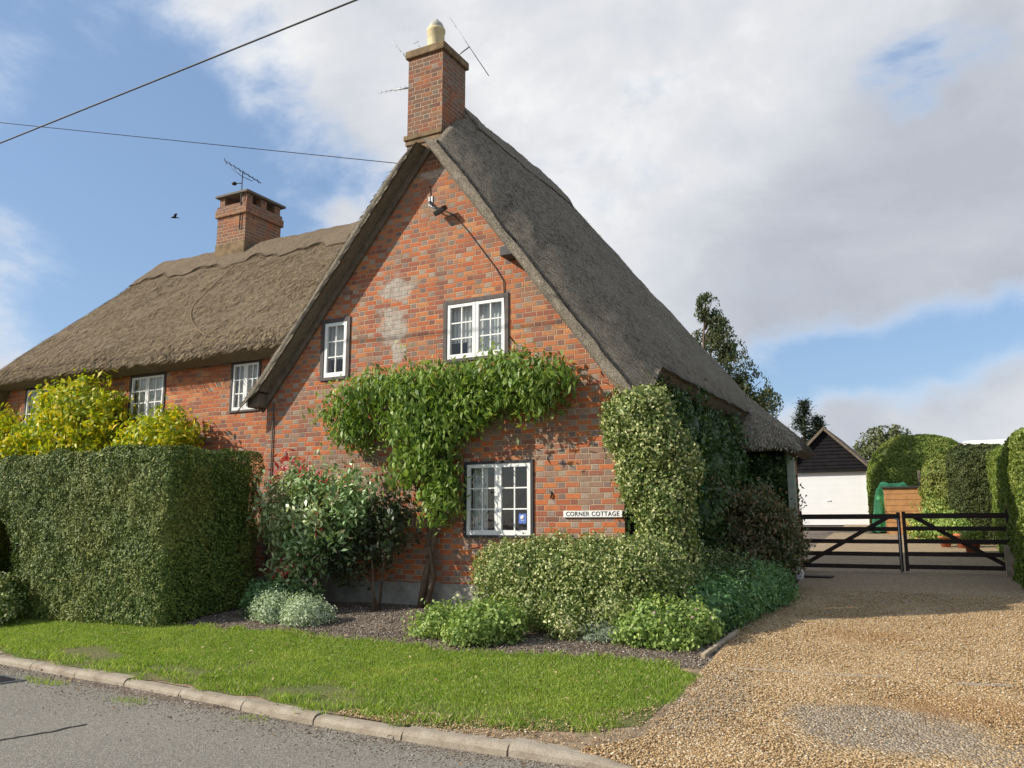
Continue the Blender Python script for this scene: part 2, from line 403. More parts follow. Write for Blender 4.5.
def m_thatch(name, axis, lo=(.095, .078, .058), hi=(.235, .195, .145), moss=.25):
    m, nt, b = mat(name); p = nt.geo('Position')
    tex = nt.vm('MULTIPLY', p, (1, 3.6, 1) if axis == 'X' else (3.6, 1, 1))
    n1 = nt.noise(tex, 9, 8, .78); n2 = nt.noise(p, 1.1, 6, .6); n3 = nt.noise(p, 55, 3, .75); n4 = nt.noise(nt.vm('ADD', tex, (4, 1, 8)), 2.2, 6, .7)
    sc = lambda k: tuple(min(1, x*k) for x in hi)
    c = nt.ramp(n1, [(.30, sc(.30)), (.43, sc(.52)), (.54, sc(.8)), (.66, sc(1.1)), (.8, sc(1.6))])
    c = nt.mix(.5, c, nt.ramp(n3, [(.32, sc(.20)), (.5, sc(.75)), (.68, sc(1.6))]))
    n5 = nt.noise(nt.vm('MULTIPLY', tex, (1, 2.2, 1) if axis == 'X' else (2.2, 1, 1)), 4.5, 6, .7)
    c = nt.mix(nt.m('MULTIPLY', nt.step(n5, .5, .68), .4), c, sc(.30))
    c = nt.mix(nt.m('MULTIPLY', nt.step(n4, .48, .66), .34), c, sc(.4))
    c = nt.mix(nt.m('MULTIPLY', nt.step(n2, .45, .7), moss), c, (.18, .155, .09))
    c = nt.mix(nt.m('MULTIPLY', nt.step(nt.noise(nt.vm('ADD', p, (5, 5, 5)), .8, 5, .6), .5, .7), .25), c, sc(1.15))
    nt.put(b.inputs['Base Color'], c); b.inputs['Roughness'].default_value = 1; b.inputs['Specular IOR Level'].default_value = .1
    nt.put(b.inputs['Normal'], nt.bump(nt.m('ADD', n1, nt.m('MULTIPLY', n3, .8)), 1.0, .07)); return m
M_thX = m_thatch('grey_brown_thatch', 'X', (.17, .145, .115), (.50, .43, .33), .10)
M_thY = m_thatch('golden_brown_thatch', 'Y', (.165, .125, .085), (.40, .312, .215), .12)
def m_straw(name, a, c2, c3):
    m, nt, b = mat(name)
    nt.put(b.inputs['Base Color'], nt.ramp(nt.geo('Random Per Island'), [(0, tuple(x*1.5 for x in a)), (.6, tuple(x*1.6 for x in c2)), (1, tuple(x*1.4 for x in c3))]))
    b.inputs['Roughness'].default_value = 1; b.inputs['Specular IOR Level'].default_value = .1; return m
M_strX = m_straw('loose_straw_grey', (.10, .085, .062), (.235, .20, .15), (.38, .33, .25))
M_strY = m_straw('loose_straw_gold', (.055, .042, .026), (.185, .14, .085), (.38, .30, .185))
M_white = simple('white_paint', (.78, .77, .73), .5, .06, 4)
M_black = simple('black_paint', (.035, .033, .032), .55, .2, 8)
M_frame = simple('dark_timber_frame', (.085, .07, .062), .7, .3, 12, .003)
M_timber = simple('weathered_timber', (.16, .125, .09), .85, .35, 9, .006)
M_paletimber = simple('pale_timber', (.36, .29, .20), .85, .3, 9, .006)
M_plinth = simple('cement_render_plinth', (.27, .25, .21), .9, .35, 5, .006, 40)
M_pot = simple('buff_clay', (.60, .50, .28), .7, .25, 6, .003)
M_moss = simple('mossy_brick_cap', (.19, .13, .07), .95, .45, 7, .01, 40)
M_iron = simple('galvanised_steel', (.22, .22, .23), .45, .2, 20, 0, 30, .6)
M_dark = simple('dark_room', (.05, .045, .04), .9, .2, 3)
M_curtain = simple('pale_net_curtain', (.62, .62, .60), .9, .08, 20, .004, 60)
M_slab = simple('stone_slab', (.15, .13, .11), .9, .3, 6, .006)
M_lead = simple('black_cable', (.03, .03, .032), .6, .1, 5)
def m_creosote():
    m, nt, b = mat('creosoted_timber'); p = nt.geo('Position')
    n = nt.noise(nt.vm('MULTIPLY', p, (1, 1, 8)), 7, 6, .65)
    nt.put(b.inputs['Base Color'], nt.ramp(n, [(.3, (.018, .012, .010)), (.6, (.045, .028, .021)), (.8, (.085, .06, .045))]))
    b.inputs['Roughness'].default_value = .7; nt.put(b.inputs['Normal'], nt.bump(n, .6, .004)); return m
M_creo = m_creosote()
def m_glass():
    m, nt, b = mat('window_glass'); nt.n.remove(b)
    g = nt.n.new('ShaderNodeBsdfGlossy'); g.inputs['Roughness'].default_value = .02; g.inputs['Color'].default_value = (.9, .93, .95, 1)
    p = nt.geo('Position'); nt.put(g.inputs['Normal'], nt.bump(nt.noise(p, 5, 2), .25, .01))
    t = nt.n.new('ShaderNodeBsdfTransparent'); t.inputs['Color'].default_value = (.86, .88, .87, 1)
    dt = nt.m('ABSOLUTE', nt.vm('DOT_PRODUCT', nt.geo('Normal'), nt.geo('Incoming'), 1))
    fr = nt.m('MULTIPLY_ADD', nt.m('POWER', nt.m('SUBTRACT', 1, dt, clamp=True), 5), .95, .07, clamp=True)
    mx = nt.n.new('ShaderNodeMixShader'); nt.put(mx.inputs[0], fr)
    nt.l.new(t.outputs[0], mx.inputs[1]); nt.l.new(g.outputs[0], mx.inputs[2])
    nt.l.new(mx.outputs[0], nt.n['Material Output'].inputs[0]); return m
M_glass = m_glass()

# ================================================================== SETTING
patch('ground', lambda u, v: -500+1000*u**1.0, lambda u, v: np.interp(v, [0, .04, .1, .7, .85, 1], [-500, -60, 2, 40, 110, 900]), 120, 260, M_soil, -.05)
# finer soil for the flower bed
patch('flower_bed', lambda u, v: -13.5+(-2.2+13.5)*u, lambda u, v: (7.55+.0*u)+(10.35-7.55)*v, 160, 50, M_soil, .002, noise=.018)['kind'] = 'structure'
bpy.data.objects['ground']['kind'] = 'structure'
patch('road', lambda u, v: -60+110*u, lambda u, v: -12+(kerb_y(-60+110*u)+12)*v, 260, 30, M_asph, .004, lambda x, y: x*0)['kind'] = 'structure'
def lawn_back(x): return np.interp(x, [-40, -14, -9.3, -6.5, -5.0, -3.2, -2.4], [11, 7.9, 8.0, 7.95, 7.75, 7.9, 8.0])+.05*np.sin(x*3.1)
LX1 = -2.2
M_earth = simple('bare_earth_edge', (.26, .19, .12), .95, .4, 9, .02, 40)
patch('verge_earth', lambda u, v: -40+(40-1.75)*u, lambda u, v: (kerb_y(-40+(40-1.75)*u)+.13)*(1-v)+lawn_back(-40+(40-1.75)*u)*v, 500, 40, M_earth, .0035, noise=.004)['kind'] = 'structure'
def lawn_ends(x):  # rounded right end of the verge
    t = np.clip((x+3.2)/1.0, 0, 1)
    return t
def lawn_lo(x): 
    return kerb_y(x)+.14+.55*np.clip((x+4.3)/2.1, 0, 1)**2.2+.035*np.sin(x*5.3)+.02*np.sin(x*13)
def lawn_hi(x): return lawn_back(x)-.35*np.clip((x+2.9)/.7, 0, 1)**2
patch('grass_verge', lambda u, v: -40+(LX1+40)*u, lambda u, v: lawn_lo(-40+(LX1+40)*u)*(1-v)+lawn_hi(-40+(LX1+40)*u)*v, 500, 40, M_turf, .0075, noise=.003)['kind'] = 'structure'
def drive_left(y): return np.interp(y, [5.3, 6, 7.9, 8.2, 9.6, 12.5, 14, 16, 18, 40], [-2.6, -2.1, -2.2, -2.2, -2.3, -2.35, -2.4, -2.6, -3.3, -4.2])
def drive_right(y): return np.interp(y, [5.3, 12, 17, 18, 26, 40], [4, 3, 2.0, 1.4, 1.2, 1.2])
patch('gravel_drive', lambda u, v: drive_left(5.45+30.6*v)*(1-u)+drive_right(5.45+30.6*v)*u, lambda u, v: 5.45+30.6*v+0*u, 60, 260, M_gravel, .010, noise=.010)['kind'] = 'structure'
# kerb with joints
def build_kerb():
    mb = MB()
    xs = [-2.0-.915*i for i in range(26)]
    for i in range(len(xs)-1):
        a, b_ = xs[i]-.008, xs[i+1]+.008
        ya, yb = float(kerb_y(a)), float(kerb_y(b_))
        n = 4
        for k in range(n):
            x0 = a+(b_-a)*k/n; x1 = a+(b_-a)*(k+1)/n
            y0 = ya+(yb-ya)*k/n; y1 = ya+(yb-ya)*(k+1)/n
            h = .075+.008*math.sin(i*2.3); 
            if i == 0: h = .045+.055*(k+1)/n
            prof = lambda x, y, hh: [(x, y-.01, -.05), (x, y, hh*.55), (x, y+.025, hh*.9), (x, y+.05, hh), (x, y+.15, hh+.004), (x, y+.15, -.05)]
            hp = h if (i or k == 0) else .045+.055*(k)/n
            if i == 0 and k == 0: hp = .03
            A = [mb.bm.verts.new(q) for q in prof(x0, y0, hp)]; B = [mb.bm.verts.new(q) for q in prof(x1, y1, h)]
            for j in range(5): mb.bm.faces.new([A[j], A[j+1], B[j+1], B[j]])
            if k == 0: mb.bm.faces.new(A)
            if k == n-1: mb.bm.faces.new(B)
    return mb.build('kerb', M_kerb)
build_kerb()['kind'] = 'structure'
M_tar = simple('tar_joint', (.035, .033, .03), .7, .2, 6)
mb = MB()
pts = [(-7.6, 3.72), (-7.2, 3.86), (-6.75, 3.98), (-6.35, 4.16), (-5.9, 4.33)]
pts = [(-6.75, 3.1), (-6.6, 3.6), (-6.49, 4.02), (-6.40, 4.35), (-6.385, 4.69)]
tv = []
for i in range(len(pts)-1):
    for k in range(8):
        t = k/8; tv.append((pts[i][0]*(1-t)+pts[i+1][0]*t+random.uniform(-.012, .012), pts[i][1]*(1-t)+pts[i+1][1]*t+random.uniform(-.012, .012)))
A = [mb.bm.verts.new((x-.014-random.uniform(0, .012), y, .0085)) for x, y in tv]; B = [mb.bm.verts.new((x+.012, y, .0085)) for x, y in tv]
for i in range(len(tv)-1): mb.bm.faces.new([A[i], A[i+1], B[i+1], B[i]])
mb.build('road_joint', M_tar)['kind'] = 'structure'

# ================================================================== COTTAGE
cot = thing('thatched_cottage', 'old red brick cottage with steep grey brown thatched roof and two brick chimneys', 'cottage', (-7, 10, .48))
def P(o):   # parent keeping world coordinates
    return o
_cot_off = Vector(cot.location)
def cpart(o, parent=cot):
    """mesh was written in world coordinates; parent it to the cottage"""
    o.parent = parent
    par = Vector((0, 0, 0)); q = parent
    while q is not None: par += Vector(q.location); q = q.parent
    o.location = -par
    return o
YW = 10.1
WL, WR = -9.95, -3.75
AX, AZ = -6.77, 7.42
def undL(x): return AZ-1.2*(AX-x)
def undR(x): return AZ-1.34*(x-AX)
wins = dict(  # x0,x1,z0,z1, y of wall
    U=(-6.50, -5.43, 3.95, 4.86, YW), G=(-6.12, -5.05, 1.44, 2.47, YW), Sm=(-8.83, -8.27, 3.87, 4.85, YW),
    A=(-17.05, -16.1, 3.56, 4.41, 10.4), B=(-13.78, -12.82, 3.56, 4.40, 10.4), C_=(-11.12, -10.44, 3.54, 4.42, 10.4))
def hole(w_): return [(w_[0], w_[2]), (w_[1], w_[2]), (w_[1], w_[3]), (w_[0], w_[3])]
up = .18
outline = [(WL, .2), (WR, .2), (WR, undR(WR)+up), (AX, AZ+up+.3), (WL, undL(WL)+up)]
mb = MB(); mb.poly_prism(outline, [hole(wins[k]) for k in ('U', 'G', 'Sm')], YW, YW+.24)
w1 = cpart(mb.build('gable_wall', M_brick)); 
mb = MB(); mb.poly_prism([(-17.9, .2), (WL-.001, .2), (WL-.001, 4.75), (-17.9, 4.75)], [hole(wins[k]) for k in ('A', 'B', 'C_')], 10.4, 10.64)
cpart(mb.build('range_wall', M_brick2))
mb = MB()
mb.box(WL+.0, WL+.24, YW+.242, 14.5, .2, 3.9)          # left return wall of the wing
mb.box(WR-.24, WR, YW+.242, 17.0, .2, 3.75)            # long right hand wall
mb.box(-9.9, WR, 16.4, 16.6, .2, 3.3)
mb.box(-17.9, -17.66, 10.642, 15.4, .2, 4.75)
mb.box(-17.65, -9.96, 15.2, 15.44, .2, 4.75)
build_split(mb, 'side_wall', M_brick2, None, cpart)
mb = MB(); mb.box(WR+.002, -2.72, 16.0, 16.2, .5, 3.2); mb.box(-2.92, -2.72, 16.201, 17.0, .5, 3.2)
build_split(mb, 'outshot_wall', M_brick2, None, cpart)
mb = MB(); mb.box(WL-.03, WR+.03, YW-.03, YW-.002, .25, .79, .004); 
cpart(mb.build('plinth', M_plinth))
mb = MB(); mb.box(-17.6, -9.96, 10.372, 10.398, .25, .72, .004)
cpart(mb.build('plinth', M_plinth))

# thatch -----------------------------------------------------------
def thatch(name, f, xs, ys, t, m, mstraw, edges, nstraw, amp=.03, straw_len=.12, clip=None, seed=1, fsharp=None, botfix=None):
    """edges: dict side->(R, D, bulge) for sides x0,x1,y0,y1; f(X,Y)->top height without rounding"""
    X, Y = np.meshgrid(xs, ys); e = 1e-3
    if clip is not None: Y = clip(X, Y)
    Z0 = f(X, Y)
    gx = (f(X+.06, Y)-f(X-.06, Y))/.12; gy = (f(X, Y+.06)-f(X, Y-.06))/.12
    N = np.stack([-gx, -gy, np.ones_like(gx)], -1); N /= np.linalg.norm(N, axis=-1, keepdims=True)
    drop = np.zeros_like(X)
    for s_, (R_, D_, b_) in edges.items():
        if R_ == 0: continue
        d_ = {'x0': X-xs[0], 'x1': xs[-1]-X, 'y0': Y-ys[0], 'y1': ys[-1]-Y}[s_]
        tt = np.clip(d_/R_, 0, 1); DD = D_(X) if callable(D_) else D_; drop = np.maximum(drop, DD*((1-tt)**2 if R_ > .5 else 1-np.sqrt(1-(1-tt)**2)))
    P0 = np.stack([X, Y, Z0], -1)
    nz = amp*1.3*vnoise(P0, 1.1, 2)+amp*.8*vnoise(P0, 5, 3)
    top = P0+N*nz[..., None]; top[..., 2] -= drop
    PB, NB = P0, N
    if fsharp is not None:
        hx = (fsharp(X+.01, Y)-fsharp(X-.01, Y))/.02; hy = (fsharp(X, Y+.01)-fsharp(X, Y-.01))/.02
        NB = np.stack([-hx, -hy, np.ones_like(hx)], -1); NB /= np.linalg.norm(NB, axis=-1, keepdims=True); PB = np.stack([X, Y, fsharp(X, Y)], -1)
    bot = PB-NB*(t+.4*amp*vnoise(P0, 3, 2)[..., None])
    if botfix is not None: bot = botfix(X, bot)
    ny, nx = X.shape
    V = [top.reshape(-1, 3), bot.reshape(-1, 3)]; n0 = nx*ny
    idx = np.arange(n0).reshape(ny, nx)
    F = [np.stack([idx[:-1, :-1], idx[:-1, 1:], idx[1:, 1:], idx[1:, :-1]], -1).reshape(-1, 4),
         np.stack([idx[:-1, :-1], idx[1:, :-1], idx[1:, 1:], idx[:-1, 1:]], -1).reshape(-1, 4)+n0]
    loop = np.concatenate([idx[0, :-1], idx[:-1, -1], idx[-1, :0:-1], idx[:0:-1, 0]])
    outw = np.concatenate([np.tile([0, -1, 0], (nx-1, 1)), np.tile([1, 0, 0], (ny-1, 1)), np.tile([0, 1, 0], (nx-1, 1)), np.tile([-1, 0, 0], (ny-1, 1))]).astype(float)
    sides = ['y0']*(nx-1)+['x1']*(ny-1)+['y1']*(nx-1)+['x0']*(ny-1)
    bl = np.array([edges.get(s_, (0, 0, .03))[2] for s_ in sides])
    T = top.reshape(-1, 3)[loop]; B = bot.reshape(-1, 3)[loop]
    prev = loop; base = 2*n0; K = 5; L = len(loop)
    for k in range(1, K+1):
        if k < K:
            q = T+(B-T)*k/K+outw*(bl*math.sin(PI*k/K))[:, None]; q = q+.3*amp*vnoise(q, 9, 2)[:, None]
            V.append(q); cur = base+np.arange(L); base += L
        else: cur = loop+n0
        F.append(np.stack([prev, np.roll(prev, -1), np.roll(cur, -1), cur], -1)); prev = cur
    V = np.concatenate(V); F = np.concatenate(F); mi = np.zeros(len(F), int)
    # loose straws lying on the surface
    rs = np.random.RandomState(seed)
    if nstraw:
        u = rs.rand(nstraw)*(ny-1.01); v = rs.rand(nstraw)*(nx-1.01); iu = u.astype(int); iv = v.astype(int); fu = (u-iu)[:, None]; fv = (v-iv)[:, None]
        Q = top[iu, iv]*(1-fu)*(1-fv)+top[iu+1, iv]*fu*(1-fv)+top[iu, iv+1]*(1-fu)*fv+top[iu+1, iv+1]*fu*fv
        NN = N[iu, iv]
        down = np.array([0, 0, -1.])-NN*(-NN[:, 2:3]); down /= np.linalg.norm(down, axis=1, keepdims=True)+1e-6
        side = np.cross(down, NN)
        down = down+side*rs.normal(0, .28, (nstraw, 1))+NN*rs.uniform(.0, .30, (nstraw, 1))
        L_ = rs.uniform(.4, 1.3, (nstraw, 1))*straw_len; wd = rs.uniform(.003, .009, (nstraw, 1))
        a = Q-NN*.01; S_ = np.stack([a-side*wd, a+side*wd, a+down*L_+side*wd*.6, a+down*L_-side*wd*.6], 1).reshape(-1, 3)
        # eave fringe too
        b0 = len(V); V = np.concatenate([V, S_]); FF = b0+np.arange(nstraw*4).reshape(-1, 4); F = np.concatenate([F, FF]); mi = np.concatenate([mi, np.ones(nstraw, int)])
    o = np_mesh(name, V, F, [m, mstraw], None, mi, smooth=True)
    return cpart(o)
def smin(a, b, k):
    h = np.clip(.5+.5*(b-a)/k, 0, 1); return b*(1-h)+a*h-k*h*(1-h)
RZ = 8.42
def f_main(X, Y, r=RZ):
    a = r-1.34*(X-AX); b_ = r+1.2*(X-AX)
    z = smin(a, b_, .35)+.04
    z = smin(z, r-2.0*(Y-14.75), .5)
    return z
YF = 9.80
def f_wingbottom(X, Y): return f_main(X, Y)
def apexfix(X, bot):
    l = (X < AX) & (bot[..., 0] > AX); r = (X >= AX) & (bot[..., 0] < AX); k = l | r
    bot[..., 2] = np.where(k, RZ-1.0, bot[..., 2]); bot[..., 0] = np.where(k, AX, bot[..., 0]); return bot
thatch('wing_thatch', f_main, np.arange(-10.35, -3.28, .055), np.arange(YF, 17.3, .055), .60, M_thX, M_strX,
       dict(y0=(1.2, .80, .03), x1=(.30, .16, .05), x0=(.3, .15, .05), y1=(.3, .15, .05)), 70000, .022, .09,
       clip=lambda X, Y: np.where((X > -7.30) & (X < -6.55), np.maximum(Y, 10.80), Y), fsharp=lambda X, Y: np.minimum(RZ-1.34*(X-AX), RZ+1.2*(X-AX)), botfix=apexfix)
def f_out(X, Y):
    z = smin(3.10+1.5*(Y-15.3), 3.10+.93*(-2.42-X), .35); z = smin(z, 3.10+.85*(17.3-Y)*1.0+.25, .4); return z
thatch('outshot_thatch', f_out, np.arange(-6.0, -2.40, .055), np.arange(15.3, 17.3, .055), .30, M_thX, M_strX,
       dict(y0=(.3, .12, .05), x1=(.3, .12, .05), y1=(.3, .12, .05)), 20000, .03, .11, seed=3)
RR = 7.72
def f_rng(X, Y, r=RR):
    a = r-1.05*(Y-12.9); b_ = r+1.05*(Y-12.9)
    z = smin(a, b_, .3)+.03
    return smin(z, r-1.9*(-16.35-X), .6)
thatch('range_thatch', f_rng, np.arange(-18.25, -7.25, .055), np.arange(9.98, 15.9, .06), .42, M_thY, M_strY,
       dict(y0=(.35, .16, .06), x0=(.35, .16, .06), y1=(.3, .1, .05)), 150000, .028, .13,
       clip=lambda X, Y: np.where(X > -9.40, np.maximum(Y, 10.40), Y), seed=5)
# raised ridge caps
def ridge_cap(name, f, x0, x1, y0, y1, half, along, m, ms, c, edgew=.055, lift=.085):
    if along == 'X': xs = np.arange(x0, x1, .05); ys = np.arange(c-half, c+half, .05)
    else: ys = np.arange(y0, y1, .05); xs = np.arange(c-half, c+half, .05)
    def wavy(X, Y): return c+(Y-c)*(1+.10*np.sin(X*4.1)+.05*np.sin(X*11)) if along == 'X' else Y
    return thatch(name, lambda X, Y: f(X, Y)+lift, xs, ys, .14, m, ms, dict(x0=(.1, .05, .02), x1=(.1, .05, .02), y0=(.1, .05, .02), y1=(.1, .05, .02)), 0, .03, .06, clip=wavy, seed=9)
ridge_cap('ridge_cap', f_rng, -16.5, -8.2, 0, 0, .62, 'X', M_thY, M_strY, 12.9)
ridge_cap('ridge_cap', f_main, 0, 0, 10.75, 14.6, .5, 'Y', M_thX, M_strX, AX)

# barge boards under the verges
mb = MB()
for s_, und, x1 in ((1, undR, -3.62), (-1, undL, -10.05)):
    a = Vector((AX, YW-.03, AZ-.02)); b_ = Vector((x1, YW-.03, und(x1)-.02))
    mb.bar(a, b_, .05, .10)
build_split(mb, 'barge_board', M_timber, None, cpart)
mb = MB()
for x, z in ((-5.32, 5.40),):
    mb.box(x-.11, x+.11, YW-.26, YW+.02, z-.06, z+.08, .01)
cpart(mb.build('purlin_end', M_black))
mb = MB(); mb.box(-10.18, -9.93, YW-.22, YW-.001, 3.50, 3.80, .012); cpart(mb.build('eaves_beam', M_timber))
mb = MB(); mb.box(-2.68, -2.55, 15.62, 15.74, .55, 3.12, .01)
cpart(mb.build('porch_post', simple('green_grey_post', (.33, .36, .27), .8, .2, 8, .003)))

# windows ------------------------------------------------------------
M_bluest = simple('blue_sticker', (.10, .18, .52), .5, .05)
def window(name, w_, ncas, cols, rows, surround, frame_w=.045, sur_w=.05, curtain=1.0, label=None):
    x0, x1, z0, z1, y = w_
    W = thing(name, None, None, (x0, y, z0)); W.parent = cot; W.location = Vector((x0, y, z0))-_cot_off
    if label: W['label'] = label
    def up_(mb, nm, m): 
        o = mb.build(nm, m); o.parent = W; o.location = (-x0, -y, -z0); return o
    mb = MB(); s = sur_w
    mb.box(x0-.012, x0+s, y-.022, y+.09, z0-.012, z1+.012, .003); mb.box(x1-s, x1+.012, y-.022, y+.09, z0-.012, z1+.012, .003)
    mb.box(x0+s+.001, x1-s-.001, y-.02, y+.09, z1-s, z1+.012, .003); mb.box(x0+s+.001, x1-s-.001, y-.03, y+.09, z0-.012, z0+s*.7, .003)
    up_(mb, 'surround', surround)
    ix0, ix1, iz0, iz1 = x0+s+.001, x1-s-.001, z0+s*.7+.001, z1-s-.001
    wc = (ix1-ix0)/ncas
    for c in range(ncas):
        a, b_ = ix0+wc*c+.003, ix0+wc*(c+1)-.003
        mb = MB(); fw = frame_w
        mb.box(a, a+fw, y-.012, y+.035, iz0, iz1, .004); mb.box(b_-fw, b_, y-.012, y+.035, iz0, iz1, .004)
        mb.box(a+fw, b_-fw, y-.010, y+.033, iz1-fw, iz1, .003); mb.box(a+fw, b_-fw, y-.010, y+.033, iz0, iz0+fw*1.35, .003)
        for k in range(1, cols):
            xx = a+fw+(b_-a-2*fw)*k/cols; mb.box(xx-.009, xx+.009, y, y+.026, iz0+fw*1.35, iz1-fw)
        for k in range(1, rows):
            zz = iz0+fw*1.35+(iz1-iz0-2.35*fw)*k/rows; mb.box(a+fw, b_-fw, y+.002, y+.024, zz-.009, zz+.009)
        up_(mb, 'casement', M_white)
        mb = MB(); mb.bm.faces.new([mb.bm.verts.new(q) for q in [(a+fw*.8, y+.014, iz0+fw), (b_-fw*.8, y+.014, iz0+fw), (b_-fw*.8, y+.014, iz1-fw*.8), (a+fw*.8, y+.014, iz1-fw*.8)]])
        up_(mb, 'pane', M_glass)
    # curtains: pleated sheets just behind
    mb = MB()
    for (c0, c1, ztop, zb) in (curtain if isinstance(curtain, list) else [(0, 1, 1, 0)]):
        xa = x0+(x1-x0)*c0; xb = x0+(x1-x0)*c1; zt = z0+(z1-z0)*ztop; zl = z0+(z1-z0)*zb
        n = int((xb-xa)/.02)+2; pr = None
        for i in range(n):
            xx = xa+(xb-xa)*i/(n-1); yy = y+.13+.014*math.sin(i*1.9)
            cur = (mb.bm.verts.new((xx, yy, zl)), mb.bm.verts.new((xx, yy, zt)))
            if pr: mb.bm.faces.new([pr[0], cur[0], cur[1], pr[1]])
            pr = cur
    build_split(mb, 'curtain', M_curtain, W, lambda o: setattr(o, 'location', (-x0, -y, -z0)))
    # room behind
    mb = MB(); mb.box(x0-.4, x1+.4, y+.245, y+1.6, z0-.3, z1+.3)
    f = [q for q in mb.bm.faces if abs(q.calc_center_median().y-(y+.245)) < 1e-3]
    bmesh.ops.delete(mb.bm, geom=f, context='FACES')
    up_(mb, 'room_lining', M_dark)
    return W
WU = window('window', wins['U'], 2, 2, 3, M_frame, .05, .05, [(.04, .3, .92, .33), (.3, .5, .92, .03), (.5, .96, .97, .03)], 'upper pair of white casements in a dark timber frame')
window('window', wins['G'], 2, 2, 3, M_black, .05, .03, [(.05, .28, 1, 0), (.88, .96, .95, 0.3)], 'ground floor twelve pane white casement window outlined in black')
window('window', wins['Sm'], 1, 2, 3, M_frame, .055, .055, [(.05, .97, .97, .36)], 'small single white casement under the thatch slope')
for k in ('A', 'B', 'C_'): window('window', wins[k], 2, 2, 3, M_frame, .04, .035, [(.02, .98, 1, 0)])
# sticker in the ground floor window
gw = [o for o in bpy.data.objects if o.get('label', '').startswith('ground floor twelve')][0]
mb = MB(); mb.box(-5.27, -5.16, YW+.008, YW+.0105, 1.62, 1.75); o = mb.build('window_sticker', M_bluest, gw); o.location = (6.12, -YW, -1.44)
mb = MB(); mb.lathe([(.0, 0), (.030, 0), (.030, .001), (0, .001)], (0, 0, 0), 12); mb.box(-.024, .024, -.04, -.034, 0, .001)
o = mb.build('sticker_mark', M_white, gw); o.location = (-5.215+6.12, YW+.0065-YW, 1.70-1.44); o.rotation_euler = (PI/2, 0, 0)

# chimneys ---------------------------------------------------------------
def mkpart(mb, nm, m, par, smooth=False):
    o = mb.build(nm, m, None, smooth); return cpart(o, par)
chm = thing('chimney', None, None); cpart(chm); chm.location = Vector((-6.93, 10.4, 7.2))-_cot_off
chm['label'] = 'tall narrow brick chimney on the gable apex'
x0, x1, y0, y1 = -7.25, -6.60, YW-.004, 10.78
mb = MB(); mb.box(x0, x1, y0, y1, 7.0, 8.99); mkpart(mb, 'stack', M_brickch, chm)
mb = MB(); mb.box(x0-.04, x1+.03, y0-.05, y1+.04, 7.58, 7.66, .01); mb.box(x0-.02, x1+.02, y0-.025, y1+.02, 7.50, 7.578, .01); mkpart(mb, 'corbel_band', M_moss, chm)
mb = MB(); mb.box(x0-.045, x1+.045, y0-.045, y1+.045, 8.991, 9.12, .018); mkpart(mb, 'chimney_cap', M_moss, chm)
mb = MB(); mb.lathe([(.165, 0), (.155, .04), (.145, .06), (.138, .42), (.152, .44), (.152, .49), (.12, .49), (.12, .1)], (-6.95, 10.42, 9.12), 24); mkpart(mb, 'chimney_pot', M_pot, chm)
mb = MB(); mb.lathe([(.125, .491), (.13, .53), (.10, .60), (.055, .63), (.045, .66), (.0, .665)], (-6.95, 10.42, 9.12), 16); mkpart(mb, 'cowl', simple('pale_cowl', (.42, .40, .34), .6, .2, 9), chm)
ch2 = thing('chimney', None, None); cpart(ch2); ch2.location = Vector((-13.7, 13.1, 7.4))-_cot_off
ch2['label'] = 'broad brick chimney with slab top on the long ridge'
x0, x1, y0, y1 = -14.14, -13.28, 12.55, 13.62
mb = MB(); mb.box(x0-.015, x1+.015, y0-.015, y1+.015, 7.1, 7.74, .01); mkpart(mb, 'chimney_base', M_moss, ch2)
mb = MB(); mb.box(x0, x1, y0, y1, 7.3, 8.40); mkpart(mb, 'stack', M_brickch2, ch2)
mb = MB(); mb.box(x0-.045, x1+.045, y0-.045, y1+.045, 8.36, 8.53, .012); mb.box(x0-.02, x1+.02, y0-.02, y1+.02, 8.532, 8.62, .01); mkpart(mb, 'corbel_band', M_brickch2, ch2)
mb = MB()
for xa in (x0+.02, x1-.17):
    for ya in (y0+.02, y0+.45, y1-.19): mb.box(xa, xa+.15, ya, ya+.17, 8.621, 8.83)
build_split(mb, 'vent_pier', M_brickch, None, lambda o: cpart(o, ch2))
mb = MB(); mb.box(x0-.06, x1+.06, y0-.06, y1+.08, 8.831, 8.885, .012); mkpart(mb, 'cap_slab', M_slab, ch2)

# wall cable, faint old pipe
mb = MB(); mb.tube([(-6.8, YW-.012, 6.75), (-6.78, YW-.014, 6.45), (-6.35, YW-.014, 6.2), (-6.1, YW-.014, 5.9), (-5.62, YW-.014, 5.25), (-5.50, YW-.014, 5.05), (-5.47, YW-.014, 4.3), (-5.3, YW-.014, 4.1)], .008, 5)
cpart(mb.build('wall_cable', M_lead))
mb = MB(); mb.tube([(-9.80, YW-.02, 3.6), (-9.79, YW-.02, 2.2), (-9.8, YW-.02, .6)], .012, 6); cpart(mb.build('drain_pipe', M_timber))
mb = MB(); rc_ = []
for t in np.linspace(0, 1, 24):
    x_ = -13.15+.25*t+1.65*max(0, t-.45)**1.6*2.2; y_ = 12.3-2.15*t**.8; rc_.append((x_, y_, float(f_rng(np.array([x_]), np.array([y_]))[0])+.035))
mb.tube(rc_, .009, 5); cpart(mb.build('roof_cable', M_strY))
mb = MB(); mb.tube([(-4.78, YW-.013, 2.04), (-4.76, YW-.02, 2.0), (-4.78, YW-.02, 1.95)], .012, 6); cpart(mb.build('iron_stud', M_black))

